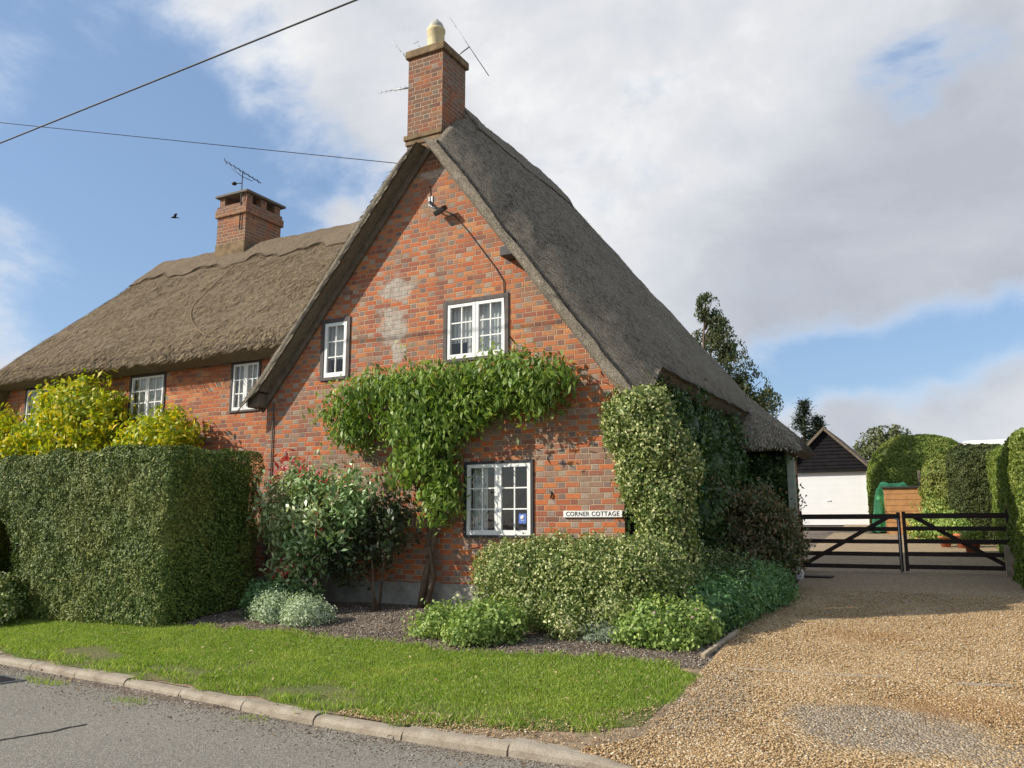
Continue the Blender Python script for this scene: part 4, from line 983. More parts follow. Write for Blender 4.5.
shrub('euonymus_bush', 'pale variegated bush at the foot of the yew hedge on the far left', 'shrub', (-12.9, 7.35, G(-12.9, 7.35)), [(-13.0, 7.3, .72, .42, .32, .38), (-12.5, 7.32, .58, .34, .28, .30), (-13.5, 7.25, .8, .5, .3, .45), (-12.2, 7.38, .44, .22, .2, .2)], 15000, .05, .034, LM_var, 16, .1, .7, True, True, .18, 3.2, (.75, 1.1))

def mound(name, label, blobs, n, L, W, m, seed, **k):
    c = blobs[0]; return shrub(name, label, 'plant', (c[0], c[1], G(c[0], c[1])), blobs, n, L, W, m, seed, k.pop('droop', -.1), .55, False, True, k.pop('lump', .22), k.pop('lscale', 5), k.pop('shell', (.75, 1.12)))
mound('cranesbill', 'lower left leafy green mound on the bed below the ground floor window', [(-5.42, 8.42, .45, .22, .20, .19), (-5.25, 8.5, .48, .18, .18, .16), (-5.58, 8.36, .40, .15, .14, .11)], 3200, .05, .034, LM_ger, 31)
mound('cranesbill', 'larger leafy green mound at the lawn edge left of the cream edged bush', [(-4.78, 8.22, .46, .26, .26, .23), (-4.58, 8.35, .50, .24, .24, .21), (-4.92, 8.12, .40, .18, .16, .13)], 6000, .05, .034, LM_ger, 32)
cg = mound('cranesbill', 'bright green flowering mound with pink blooms beside the edging board', [(-2.9, 8.75, .52, .34, .30, .26), (-2.62, 8.95, .50, .28, .28, .24), (-3.12, 8.7, .45, .24, .22, .16), (-2.75, 8.6, .42, .28, .16, .14)], 9500, .046, .036, LM_ger, 33)
rs = np.random.RandomState(6); q, nn = blob_pts([(-2.9, 8.75, .52, .34, .30, .26), (-2.62, 8.95, .50, .28, .28, .24), (-3.3, 9.0, .6, .3, .2, .2)], 90, rs, (1.05, 1.18)); k = q[:, 2] > .5; q, nn = q[k], nn[k]
fl = [leaf_geo(q+rs.normal(0, .008, q.shape)-np.array(cg.location), nn, .028, .022, rs, 0, .4) for _ in range(3)]
leaf_obj('flowers', fl, LM_pink, cg)['kind'] = 'stuff'
mound('cranesbill', 'long bluish green leafy mound along the shaded edge of the drive', [(-2.6, 9.6, .62, .34, .4, .28), (-2.5, 10.2, .66, .34, .45, .30), (-2.5, 10.9, .70, .36, .5, .32), (-2.45, 11.6, .72, .36, .5, .32), (-2.45, 12.2, .72, .34, .45, .28), (-2.8, 10.2, .7, .3, .5, .3)], 20000, .055, .03, LM_ger2, 34)
mound('silver_plant', 'right hand pale silvery green mound at the foot of the photinia', [(-7.58, 8.50, .46, .27, .24, .21), (-7.42, 8.6, .42, .18, .18, .16)], 7000, .034, .022, LM_sil, 35)
mound('silver_plant', 'left hand pale silvery green mound beside the yew hedge corner', [(-8.22, 8.62, .46, .26, .23, .22), (-8.08, 8.5, .42, .16, .16, .15)], 6000, .034, .022, LM_sil, 36)
mound('low_plant', 'dark blue green low plant behind the two silvery mounds', [(-8.55, 8.85, .52, .30, .26, .24), (-8.25, 9.0, .5, .3, .25, .22)], 5000, .05, .03, LM_ger2, 37)
mound('lavender_clump', 'small grey green spiky clump at the front of the bed', [(-3.45, 8.75, .42, .22, .16, .11), (-3.25, 8.8, .44, .2, .15, .12), (-3.65, 8.7, .38, .14, .1, .08)], 3600, .055, .009, leafmat('grey_spikes', [(0, (.12, .16, .11)), (1, (.36, .42, .30))], .7, .2, .1), 38)

# golden shrubs standing between hedge and house
def golden(label, blobs, n, seed):
    c = blobs[0]; return shrub('golden_shrub', label, 'shrub', (c[0], c[1], G(c[0], c[1])), blobs, n, .13, .055, LM_yel, seed, .3, .65, True, False, .3, 2.2, (.35, 1.15))
golden('tallest golden yellow leaved shrub in front of the left windows', [(-14.9, 9.85, 3.5, .65, .4, .62), (-14.4, 9.9, 3.75, .55, .35, .5), (-15.3, 9.9, 3.1, .7, .4, .5), (-14.3, 9.9, 3.05, .7, .4, .6), (-13.9, 9.95, 3.5, .4, .3, .4), (-15.2, 9.95, 3.85, .35, .3, .35), (-14.7, 9.95, 2.4, .7, .4, .6)], 15000, 41)
golden('lower golden green shrub against the wall right of the middle upper window', [(-12.35, 9.9, 3.02, .5, .35, .36), (-11.95, 9.9, 3.08, .42, .33, .36), (-12.75, 9.9, 2.95, .42, .3, .3), (-12.3, 9.95, 2.4, .6, .35, .5)], 8000, 42)
golden('yellow green shrub over the hedge at the far left edge', [(-16.6, 9.8, 3.0, .6, .4, .45), (-16.0, 9.8, 2.9, .5, .4, .4), (-17.3, 9.85, 3.35, .5, .4, .45), (-16.6, 9.9, 2.3, .6, .4, .5)], 9000, 43)

# ================================================================== GATES
def gate(name, label, xh, xm, y0, z, hinge_left, y1=None):
    y1 = y0 if y1 is None else y1
    o = thing(name, label, 'gate', (xh, y0, z), math.atan2(y1-y0, xm-xh)); L = math.hypot(xm-xh, y1-y0); H = 1.06
    for i in range(5):
        zz = .06+i*(H-.12)/4; mb = MB(); hh = .040 if i < 4 else .048
        mb.box(.075, L-.062, -.016, .016, zz-hh, zz+hh, .004); mb.build('top_rail' if i == 4 else 'rail', M_creo, o)
    mb = MB(); mb.box(0, .075, -.03, .03, -.02, H+.06, .005); mb.build('stile', M_creo, o)
    mb = MB(); mb.box(L-.062, L, -.028, .028, -.02, H+.02, .005); mb.build('stile', M_creo, o)
    mb = MB(); mb.bar((.08, -.030, .08), (L*.90, -.030, H-.06), .024, .075, .003); mb.build('brace', M_creo, o)
    mb = MB(); mb.box(-.02, .34, -.042, -.031, H-.09, H-.045, .002); mb.box(-.02, .34, -.042, -.031, .04, .085, .002); build_split(mb, 'hinge_strap', M_black, o)
    return o
YG = 17.5; zg = .76
gl = gate('five_bar_gate', 'left leaf of the dark timber five bar driveway gates', -2.84, -.985, YG, zg, True)
gr = gate('five_bar_gate', 'right leaf of the dark timber five bar driveway gates', .82, -.955, YG+.12, zg+.01, False, YG+.02)
mb = MB(); mb.tube([(1.82, -.05, -.05), (1.82, -.05, .95)], .012, 8); mb.tube([(1.82, -.05, .95), (1.77, -.09, .95)], .012, 8); mb.build('drop_bolt', simple('bare_steel', (.42, .42, .42), .5, .1, 8, 0, 30, .3), gl)
def post(name, label, x, y, w, h, m, cap=True):
    z = G(x, y); o = thing(name, label, 'post', (x, y, z)); mb = MB(); mb.box(-w/2, w/2, -w/2, w/2, -.3, h, .01); mb.build('shaft', m, o)
    if cap:
        mb = MB(); vs = [mb.bm.verts.new(p_) for p_ in [(-w/2-.01, -w/2-.01, h), (w/2+.01, -w/2-.01, h), (w/2+.01, w/2+.01, h), (-w/2-.01, w/2+.01, h), (0, 0, h+.05)]]
        mb.bm.faces.new(vs[:4]); [mb.bm.faces.new([vs[i], vs[(i+1) % 4], vs[4]]) for i in range(4)]; mb.build('post_cap', m, o)
    return o
post('gate_post', 'dark gate post hidden among the bronze shrub at the left gate hinge', -2.95, YG, .14, 1.22, M_creo)
post('gate_post', 'dark gate post at the right gate hinge against the hedge', .90, YG+.15, .13, 1.05, M_creo)
post('timber_post', 'short pale timber post in front of the right hand hedge', 0.74, 17.15, .17, .55, M_paletimber, False)
# small things by the gate
o = thing('door_mat', 'small dark rubber mat on the gravel below the left gate leaf', 'mat', (-2.35, 16.1, G(-2.35, 16.1)+.012)); mb = MB(); mb.box(-.28, .28, -.2, .2, 0, .025, .008); mb.build('mat', M_creo, o)
for i in range(1): 
    mb = MB(); mb.box(-.25, .25, -.17, .17, .026, .030); mb.build('mat_pile', M_black, o)
M_whst = simple('white_stone', (.68, .66, .62), .8, .12, 8, .006)
mb = MB(); r_ = bmesh.ops.create_icosphere(mb.bm, subdivisions=3, radius=1)
for v in r_['verts']: v.co = Vector((v.co.x*.10, v.co.y*.09, v.co.z*.14))*(1+.12*float(vnoise(np.array([v.co*2.0]), 1.3, 2)[0]))
o = mb.build('white_stone', M_whst, None, True); o.location = (-2.58, 15.6, G(-2.58, 15.6)+.10); tag(o, 'upright rounded white painted stone by the left gate post', 'stone')
# edging board and buried edging
def board(name, label, a, b_, wy, hz, m, cat='edging', lift=.03):
    a = Vector((*a, G(*a)+lift)); b_ = Vector((*b_, G(*b_)+lift)); c = (a+b_)/2
    mb = MB(); mb.bar(a-c, b_-c, wy, hz, .006); o = mb.build(name, m); o.location = c; return tag(o, label, cat)
board('edging_board', 'short weathered timber edging board at the corner of the flower bed', (-2.30, 8.28), (-2.24, 9.5), .045, .07, M_paletimber, lift=.012)
board('edging_strip', 'left pale buried edging strip across the gravel drive', (-1.93, 8.0), (-1.28, 8.02), .06, .05, M_kerb, lift=-.010)
board('edging_strip', 'middle pale buried edging strip across the gravel drive', (-1.22, 8.03), (-.62, 8.10), .06, .05, M_kerb, lift=-.010)
board('edging_strip', 'right pale buried edging strip across the gravel drive', (-.12, 8.05), (.28, 8.12), .06, .05, M_kerb, lift=-.008)
# gully grate by the kerb
o = thing('drain_grate', 'dark iron road drain grate beside the kerb at the left', 'drain', (-8.95, 5.42, .006), math.radians(-8))
mb = MB(); mb.box(-.24, .24, -.2, -.17, 0, .012); mb.box(-.24, .24, .17, .2, 0, .012); mb.box(-.24, -.21, -.169, .169, 0, .012); mb.box(.21, .24, -.169, .169, 0, .012); build_split(mb, 'frame', M_iron, o)
mb = MB(); [mb.box(-.2+i*.06, -.17+i*.06, -.169, .169, .001, .010) for i in range(7)]; build_split(mb, 'bar', M_black, o)
mb = MB(); mb.box(-.205, .205, -.168, .168, -.001, .0008); mb.build('sump', M_tar, o)

# ================================================================== GARAGE
gx0, gx1, gy = -6.35, -3.0, 36.0; gzb = G(-4.5, 36)
gar = thing('garage', 'single garage with black weatherboarded gable and white door', 'garage', (-4.6, gy, gzb))
def gp(mb, nm, m, sm=False): o = mb.build(nm, m, gar, sm); o.location = -Vector(gar.location); return o
zt = 3.78; za = 5.44; cxg = -4.62
mb = MB(); mb.box(gx0, gx0+.42, gy, gy+.2, gzb-.2, zt-.05); mb.box(gx1-.13, gx1, gy, gy+.2, gzb-.2, zt-.05); mb.box(gx0, gx0+.2, gy+.201, gy+5.5, gzb-.2, zt-.05); mb.box(gx1-.2, gx1, gy+.201, gy+5.5, gzb-.2, zt-.05); mb.box(gx0+.2, gx1-.2, gy+5.3, gy+5.5, gzb-.2, zt); build_split(mb, 'brick_wall', M_brick2, gar, lambda o: setattr(o, 'location', -Vector(gar.location)))
mb = MB()
mb.box(gx0+.44, gx1-.14, gy+.10, gy+.15, gzb, 3.73)
mb.box(cxg-.08, cxg+.08, gy+.07, gy+.099, gzb+.95, gzb+1.0)
for i in range(1, 8): mb.box(gx0+.45, gx1-.15, gy+.0965, gy+.0995, gzb+.12+i*.25, gzb+.126+i*.25)
gp(mb, 'garage_door', simple('white_door_paint', (.74, .74, .73), .6, .03, 2))
mb = MB(); mb.box(gx0+.40, gx0+.44, gy-.01, gy+.2, gzb, 3.73); mb.box(gx1-.139, gx1-.10, gy-.01, gy+.2, gzb, 3.73); build_split(mb, 'door_frame', M_paletimber, gar, lambda o: setattr(o, 'location', -Vector(gar.location)))
M_wb = simple('black_weatherboard', (.014, .013, .014), .9, .3, 5, .004, 30, 0, .1)
nb = 12
mb = MB()
sl = (za-zt)/((gx1-gx0)/2)
for i in range(nb):
    z0 = zt-.06+(za-zt+.05)*i/nb; z1 = zt-.06+(za-zt+.05)*(i+1)/nb+.02
    hw = max(.03, (gx1-gx0)/2*(1-(z1-zt)/(za-zt+.05)))+.02; hw0 = (gx1-gx0)/2*(1-max(0, z0-zt)/(za-zt))
    vs = [(cxg-hw0, gy-.06, z0), (cxg+hw0, gy-.06, z0), (cxg+hw, gy-.03, z1), (cxg-hw, gy-.03, z1)]
    f = [mb.bm.verts.new(v) for v in vs]; bk = [mb.bm.verts.new((v[0], gy+.01, v[2])) for v in vs]
    mb.bm.faces.new(f); mb.bm.faces.new(bk[::-1]); [mb.bm.faces.new([f[j], f[(j+1) % 4], bk[(j+1) % 4], bk[j]]) for j in range(4)]
gp(mb, 'weatherboarding', M_wb)
M_tile = simple('brown_roof_tile', (.15, .10, .07), .9, .3, 8, .02, 20)
mb = MB()
for s_ in (-1, 1):
    a = Vector((cxg, gy-.15, za+.06)); b_ = Vector((cxg+s_*((gx1-gx0)/2+.25), gy-.15, za+.06-sl*((gx1-gx0)/2+.25)))
    q = [a, b_, b_+Vector((0, 6, 0)), a+Vector((0, 6, 0))]; f = [mb.bm.verts.new(v) for v in q]; g = [mb.bm.verts.new(v+Vector((0, 0, .08))) for v in q]
    mb.bm.faces.new(f); mb.bm.faces.new(g[::-1]); [mb.bm.faces.new([f[j], f[(j+1) % 4], g[(j+1) % 4], g[j]]) for j in range(4)]
gp(mb, 'roof', M_tile)
mb = MB()
for s_ in (-1, 1): mb.bar((cxg, gy-.19, za+.05), (cxg+s_*((gx1-gx0)/2+.22), gy-.19, za+.05-sl*((gx1-gx0)/2+.22)), .03, .09)
build_split(mb, 'barge_board', M_timber, gar, lambda o: setattr(o, 'location', -Vector(gar.location)))

# wooden bunker with green sheet, pots, flowers
bx = thing('timber_log_store', 'orange brown boarded timber store beside the rounded hedge', 'shed', (-1.50, 30.0, G(-1.5, 30.0)))
M_ow = simple('orange_stained_boards', (.40, .20, .075), .7, .2, 6, .004)
H_ = 2.78-G(-1.5, 30.0)
for i in range(8):
    mb = MB(); mb.box(-.62, .62, -.03, 0, H_*i/8+.006, H_*(i+1)/8-.004, .003); mb.build('board', M_ow, bx)
mb = MB(); mb.box(-.62, -.59, .003, 1.0, 0, H_); mb.box(.59, .62, .003, 1.0, 0, H_); mb.box(-.58, .58, .95, 1.0, 0, H_); build_split(mb, 'side_panel', M_ow, bx)
mb = MB(); mb.box(-.68, .70, -.1, 1.05, H_+.003, H_+.06, .01, Matrix.Rotation(.0, 4, 'Y')); mb.build('lid', M_black, bx)
post('timber_post', 'thin grey post rising behind the boarded timber store', -1.08, 31.2, .09, 2.05, M_timber, False)
# green tarpaulin
def tarp():
    o = thing('green_tarpaulin', 'crumpled bright green tarpaulin draped over a heap beside the timber store', 'tarpaulin', (-1.98, 30.9, G(-1.98, 30.9)))
    n = 40; u, v = np.meshgrid(np.linspace(-1, 1, n), np.linspace(-1, 1, n))
    r = np.maximum(np.abs(u), np.abs(v)); H = 1.62*(1-np.clip((r-.45)/.5, 0, 1)**1.3)
    X = u*(.62+.35*(u > 0)); Yv = v*.55; Pn = np.stack([u*3, v*3, H], -1)
    Zv = H+.10*vnoise(Pn, 1.2, 3)+.02; X = X+.07*vnoise(Pn+9, 1.4, 3)+.05*np.sin(v*14)*(r > .5); Yv = Yv+.07*vnoise(Pn+5, 1.4, 3)+.05*np.sin(u*15)*(r > .5)
    V = np.stack([X, Yv, np.maximum(Zv, 0)], -1).reshape(-1, 3); idx = np.arange(n*n).reshape(n, n)
    F = np.stack([idx[:-1, :-1], idx[:-1, 1:], idx[1:, 1:], idx[1:, :-1]], -1).reshape(-1, 4)
    np_mesh('sheet', V, F, simple('green_plastic_sheet', (.13, .56, .22), .4, .25, 4), o, smooth=True)
tarp()
M_terra = simple('terracotta', (.42, .13, .06), .8, .2, 8)
for i, (x, y, s_, lb) in enumerate([(.05, 24.2, 1.0, 'terracotta pot highest among the pots behind the right gate leaf'), (.22, 22.2, .9, 'terracotta pot nearest the right gate leaf'), (-.35, 24.4, .8, 'small terracotta pot left of the other pots behind the gate')]):
    o = thing('flower_pot', lb, 'pot', (x, y, G(x, y)), 0, 'pots behind the gate')
    mb = MB(); mb.lathe([(.0, 0), (.13*s_, 0), (.19*s_, .30*s_), (.22*s_, .30*s_), (.22*s_, .36*s_), (.19*s_, .36*s_), (.17*s_, .30*s_), (0, .30*s_)], (0, 0, 0), 20); mb.build('pot', M_terra, o)
    rs = np.random.RandomState(50+i); q, nn = blob_pts([(0, 0, .5*s_, .25, .25, .22)], 500, rs, (.3, 1.1)); leaf_obj('plant', [leaf_geo(q, nn, .09, .05, rs, 0, .6)], LM_ger, o)
for i, (x, y, h, lb) in enumerate([(-.55, 27.0, 1.15, 'tall yellow flowering plant in front of the yellowing hedge'), (-.95, 26.6, .75, 'lower yellow flowered plant right of the timber store'), (-.2, 25.6, .8, 'leafy green plant with few yellow flowers behind the pots')]):
    bl = [(x, y, G(x, y)+h*.45, .34, .3, h*.5), (x+.25, y, G(x, y)+h*.35, .3, .3, h*.4)]
    o = shrub('flowering_plant', lb, 'plant', (x, y, G(x, y)), bl, 2200, .11, .05, LM_ger, 60+i, .2, .7, True, False, .3, 2.5, (.3, 1.1))
    rs = np.random.RandomState(70+i); q, nn = blob_pts(bl, 260 if i < 2 else 80, rs, (.9, 1.15)); leaf_obj('flowers', [leaf_geo(q-np.array(o.location), nn, .07, .055, rs, 0, .5)], LM_yfl, o)

# caravan beyond the hedge
cv = thing('caravan', 'white caravan roof showing above the hedge on the right', 'caravan', (2.75, 41, G(2.75, 41)))
mb = MB(); mb.box(-2.4, 2.4, -1.1, 1.1, .45, 3.42, .18); mb.build('body', M_white, cv)
mb = MB(); mb.box(-1.9, -.5, -1.13, -1.101, 1.5, 2.3, .01); mb.box(.5, 1.9, -1.13, -1.101, 1.5, 2.3, .01); build_split(mb, 'window', M_black, cv)
for sx in (-.45, .45):
    mb = MB(); Mx = Matrix.Translation((sx, -1.0, .33))@Matrix.Rotation(PI/2, 4, 'X'); mb.lathe([(0, -.1), (.33, -.1), (.33, .1), (0, .1)]); 
    for v in mb.bm.verts: v.co = Mx@v.co
    mb.build('wheel', M_black, cv)

# ================================================================== TREES
def tree(name, label, x, y, trunk_h, r0, limbs, blobs, n, L, W, m, seed, droop=.3, shell=(.2, 1.1), lump=.35):
    z = G(x, y); o = thing(name, label, 'tree', (x, y, z)); rs = np.random.RandomState(seed)
    mb = MB(); mb.tube([(0, 0, -.2), (rs.normal(0, .08), 0, trunk_h*.35), (rs.normal(0, .12), 0, trunk_h*.7), (0, 0, trunk_h)], [r0, r0*.8, r0*.5, r0*.12], 8)
    for b in blobs:
        zb = min(trunk_h*.9, max(trunk_h*.2, b[2]-abs(b[0])*.9-b[5]*.3)); mb.tube([(0, 0, zb), (b[0]*.5, b[1]*.5, zb+(b[2]-zb)*.7), (b[0], b[1], b[2]), (b[0]*1.2, b[1]*1.2, b[2]+b[5]*.4)], [r0*.35, r0*.22, r0*.12, .01], 6)
    mb.build('trunk', M_stem, o)
    q, nn = blob_pts(blobs, n, rs, shell, lump, .9)
    # clump leaves: gaps where noise is low
    k = vnoise(q, 1.8, 3) > (-.07 if name == 'birch_tree' else -.12); q, nn = q[k], nn[k]
    leaf_obj('crown', [leaf_geo(q, nn, L, W, rs, droop, .8)], m, o); return o
bl = []
rs0 = np.random.RandomState(8)
for i in range(26):
    t = i/25; zz = 3.6+t*4.9; rad = (1-t)**.7*1.25+.15; a = rs0.uniform(0, 2*PI)
    bl.append((math.cos(a)*rad*.75, math.sin(a)*rad*.75, zz-.35, .28+.35*(1-t), .28+.3*(1-t), .42))
bl += [(.5, 0, 6.6, .5, .4, .6), (.9, 0, 5.6, .6, .5, .6), (1.5, 0, 4.9, .55, .5, .55), (1.9, 0, 4.3, .45, .4, .5), (1.0, 0, 4.4, .8, .6, .6), (.3, 0, 5.2, .9, .7, .8), (1.35, 0, 5.3, .5, .4, .45), (1.6, .1, 4.6, .4, .35, .5), (-.1, 0, 7.9, .2, .2, .5), (.9, 0, 6.3, .4, .35, .4), (1.2, 0, 3.8, .7, .5, .6)]
tree('birch_tree', 'tall drooping dark leaved tree rising just behind the right end of the thatch', -7.3, 28.1, 7.9, .12, 0, bl, 60000, .12, .055, LM_tree, 81, .6, (.1, 1.2))
def conifer(label, x, y, h, r, seed, n=6000):
    z = G(x, y); o = thing('conifer_tree', label, 'tree', (x, y, z)); rs = np.random.RandomState(seed)
    mb = MB(); mb.tube([(0, 0, -.2), (0, 0, h*.5), (0, 0, h)], [.22, .13, .02], 8)
    pts = []; 
    for i in range(46):
        zz = h*.12+h*.86*(i/45); rr = r*(1-(i/45))**.75*rs.uniform(.6, 1.1)+.1; a = rs.uniform(0, 2*PI)
        e = np.array([math.cos(a)*rr, math.sin(a)*rr, zz+.12*rr]); mb.tube([(0, 0, zz), tuple(e)], [.03, .01], 4)
        t = rs.rand(n//46, 1)**.7; pts.append(np.array([0, 0, zz])*(1-t)+e*t+rs.normal(0, 1, (n//46, 3))*np.array([.16, .16, .10]))
    mb.build('trunk', M_stem, o); q = np.concatenate(pts); leaf_obj('crown', [leaf_geo(q, np.tile([0, 0, 1.], (len(q), 1)), .22, .06, rs, .1, .5)], LM_con, o); return o
conifer('dark conifer peeping up just left of the garage gable, the taller of two', -7.05, 47, 6.5, 1.15, 91)
conifer('dark conifer touching the garage gable, the shorter of two', -6.35, 47.5, 5.6, .95, 92)
tree('round_tree', 'rounded dull green tree far behind between garage and hedge', -3.9, 62, 5.2, .3, 0, [(0, 0, 4.4, 1.9, 1.8, 1.75), (-1.1, 0, 3.9, 1.3, 1.3, 1.3), (1.2, 0, 3.9, 1.2, 1.2, 1.3), (.3, 0, 5.0, 1.1, 1, .9), (0, 0, 2.6, 1.9, 1.6, 1.3)], 14000, .26, .15, LM_oak, 95, .2, (.55, 1.08), .2)

# bird
brd = MB(); rr = [(0, 0, 0, .012), (.05, 0, .008, .035), (.13, 0, .01, .04), (.22, 0, 0, .02), (.30, 0, -.002, .012)]
brd.tube([q[:3] for q in rr], [q[3] for q in rr], 8)
for s_ in (-1, 1):
    q = [(.08, 0, .015), (.17, 0, .01), (.22, s_*.30, .12), (.12, s_*.20, .11)]; f = [brd.bm.verts.new(v) for v in q]; g = [brd.bm.verts.new((v[0], v[1], v[2]+.012)) for v in q]
    brd.bm.faces.new(f); brd.bm.faces.new(g[::-1]); [brd.bm.faces.new([f[j], f[(j+1) % 4], g[(j+1) % 4], g[j]]) for j in range(4)]
o = brd.build('bird', M_black); o.location = (-25.5, 20.4, 13.1); o.rotation_euler = (.2, -.1, .9); tag(o, 'small dark bird flying left of the broad chimney', 'bird')

# ================================================================== GRASS, STONES, LITTER
rs = np.random.RandomState(100)
def blades(name, X, Y, hmin, hmax, wid, m, kind='stuff', lean=.35, zoff=.01):
    n = len(X); Z = gz(X, Y)+zoff; a = rs.uniform(0, 2*PI, n); h = rs.uniform(hmin, hmax, n)
    if np.ndim(lean) == 0: pass
    dx_ = np.cos(a)*wid/2; dy_ = np.sin(a)*wid/2; lx = rs.normal(0, lean, n)*h; ly = rs.normal(0, lean, n)*h
    V = np.stack([np.stack([X-dx_, Y-dy_, Z], -1), np.stack([X+dx_, Y+dy_, Z], -1), np.stack([X+lx*.5+dx_*.6, Y+ly*.5+dy_*.6, Z+h*.6], -1), np.stack([X+lx*1.2, Y+ly*1.2, Z+h*.97], -1)], 1).reshape(-1, 3)
    F = np.arange(4*n).reshape(-1, 4); return np_mesh(name, V, F, m)
LM_grass = leafmat('grass_blades', [(0, (0.124, 0.212, 0.0238)), (.5, (0.231, 0.353, 0.0358)), (.85, (0.365, 0.466, 0.0893)), (1, (0.564, 0.466, 0.299))], .55, .4, .45, (0.415, 0.479, 0.0893), 2.0)
n = 300000
X = -17+rs.rand(n)**.85*(17-2.15)*1.0
n = len(X); t = rs.rand(n)
lo_, hi_ = lawn_lo(X), lawn_hi(X)
Yl = lo_+(hi_-lo_)*t
edge = np.minimum(t, 1-t*.0)*(hi_-lo_)
nz = vnoise(np.stack([X, Yl, X*0], -1), 1.5, 3)
# sparse worn strip along the kerb, near the drive and a couple of bare spots
worn = np.clip((.55+.7*nz-(Yl-lo_))/.4, 0, 1)*.85+np.clip((X+2.75)/.6, 0, 1)*.5+np.clip((nz-.25)*2, 0, 1)*.45
k = rs.rand(n) > worn; X, Yl, nz = X[k], Yl[k], nz[k]; X = X+rs.normal(0, .02, len(X))
hh = .030+.03*np.clip(nz+.3, 0, 1)
o = blades('grass', X, Yl, .012, .040, .006, LM_grass); o['kind'] = 'stuff'; tag(o, 'short bright green grass of the roadside verge', 'grass')
# longer tufts along the edges and weeds in the gutter
def tufts(cs, n_each, rad, h0, h1):
    X, Y = [], []
    for cx, cy in cs:
        k_ = rs.randint(n_each//2, n_each); X.append(cx+rs.normal(0, rad, k_)); Y.append(cy+rs.normal(0, rad*.6, k_))
    return np.concatenate(X), np.concatenate(Y)
cs = [(x, float(lawn_lo(x))+rs.uniform(-.05, .25)) for x in rs.uniform(-14, -2.4, 130)]+[(x, float(lawn_hi(x))+rs.uniform(-.05, .05)) for x in rs.uniform(-14, -2.4, 90)]
X, Yl = tufts(cs, 60, .07, 0, 0); o = blades('grass_tufts', X, Yl, .025, .075, .006, LM_grass); tag(o, 'longer ragged grass tufts along the edges of the verge', 'grass', kind='stuff')
cs = [(-6.98, 5.40), (-6.85, 5.42), (-6.7, 5.38), (-8.55, 5.62), (-8.35, 5.60), (-8.2, 5.62), (-8.7, 5.66), (-5.35, 5.42)]
X, Yl = tufts(cs, 70, .09, 0, 0)
a_ = blades('gutter_weeds', X, Yl, .012, .05, .007, LM_grass, zoff=.004); 
tag(a_, 'weeds and grass growing in the gutter against the kerb', 'weeds', kind='stuff')

# gravel stones and bed stones as loose stuff
OCT_V = np.array([(1, 0, 0), (-1, 0, 0), (0, 1, 0), (0, -1, 0), (0, 0, 1), (0, 0, -1.)]); OCT_F = np.array([(0, 2, 4), (2, 1, 4), (1, 3, 4), (3, 0, 4), (2, 0, 5), (1, 2, 5), (3, 1, 5), (0, 3, 5)])
def stones(name, X, Y, s0, s1, m, zoff=.008):
    n = len(X); Z = gz(X, Y)+zoff; s = rs.uniform(s0, s1, (n, 1, 1))*rs.uniform(.6, 1.3, (n, 1, 3)); s[:, :, 2] *= .6
    V = OCT_V[None]*s; V = V+rs.normal(0, .18, V.shape)*s; a = rs.uniform(0, 2*PI, n); c, sn = np.cos(a)[:, None], np.sin(a)[:, None]
    V = np.stack([V[..., 0]*c-V[..., 1]*sn, V[..., 0]*sn+V[..., 1]*c, V[..., 2]], -1)+np.stack([X, Y, Z], -1)[:, None, :]
    F = (OCT_F[None]+6*np.arange(n)[:, None, None]).reshape(-1, 3); return np_mesh(name, V.reshape(-1, 3), F, m)
def stonemat(name, stops):
    m, nt, b = mat(name); nt.put(b.inputs['Base Color'], nt.ramp(nt.geo('Random Per Island'), stops)); b.inputs['Roughness'].default_value = .75; return m
SM = stonemat('gravel_stones', [(0, (.16, .09, .035)), (.25, (.33, .205, .09)), (.5, (.46, .305, .145)), (.75, (.50, .355, .185)), (.93, (.56, .45, .30)), (1, (.72, .64, .50))])
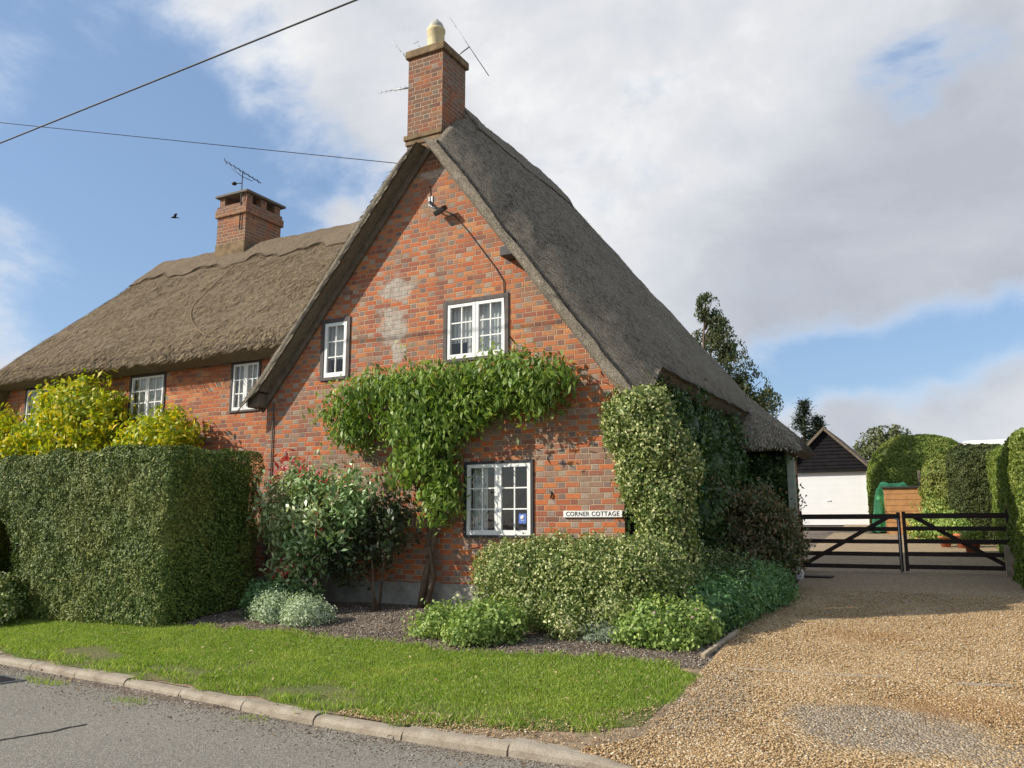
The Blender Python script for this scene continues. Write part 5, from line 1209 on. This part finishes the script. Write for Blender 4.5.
n = 60000; Yl = 5.5+rs.rand(n)**1.4*8.5; X = drive_left(Yl)+.02+(rs.rand(n)*(np.minimum(drive_right(Yl), 2.3)-drive_left(Yl)))
el = ((X+.65)/.8)**2+((Yl-6.75)/.65)**2
k = (el+.5*vnoise(np.stack([X, Yl, X*0], -1), 2.5, 3) > .9) | (rs.rand(n) < .12); X, Yl = X[k], Yl[k]
o = stones('gravel_stones', X, Yl, .005, .012, SM, .014); tag(o, 'loose golden gravel stones on the drive', 'gravel', kind='stuff')
SB = stonemat('bed_stones', [(0, (.07, .05, .035)), (.5, (.17, .13, .09)), (.85, (.30, .25, .19)), (1, (.55, .5, .43))])
n = 16000; X = rs.uniform(-10, -2.2, n); Yl = rs.uniform(7.7, 9.8, n); k = Yl > lawn_back(X)-.1; X, Yl = X[k], Yl[k]
o = stones('bed_stones', X, Yl, .004, .016, SB, .012); tag(o, 'small stones and crumbs of soil on the flower bed', 'stones', kind='stuff')
n = 5000; X = rs.uniform(-11, -1.6, n); Yl = kerb_y(X)-.02-rs.exponential(.22, n)
o = stones('road_grit', X, Yl, .003, .010, SB, .006); tag(o, 'grit and small stones washed along the kerb', 'grit', kind='stuff')
n = 2600; X = rs.uniform(-4.6, -1.9, n); Yl = kerb_y(X)+.12+rs.rand(n)*np.interp(X, [-4.6, -3, -2.3], [.15, .5, 1.2]); 
o = stones('verge_grit', X, Yl, .004, .012, SM, .016); tag(o, 'scattered gravel at the worn corner of the verge', 'gravel', kind='stuff')
# fallen leaves
n = 420; X = rs.uniform(-11, -1.5, n); Yl = rs.uniform(5.0, 9.8, n)
q = np.stack([X, Yl, gz(X, Yl)+.03+.03*(Yl > 6)*(Yl < 8)], -1)
lf = leaf_geo(q, np.tile([0, 0, 1.], (n, 1)), .045, .025, rs, 0, .35)
o = np_mesh('fallen_leaves', lf, np.arange(len(lf)).reshape(-1, 4), stonemat('dry_leaves', [(0, (.12, .06, .03)), (.6, (.30, .19, .09)), (1, (.50, .38, .20))])); tag(o, 'dry brown fallen leaves scattered over verge, bed and gutter', 'leaves', kind='stuff')
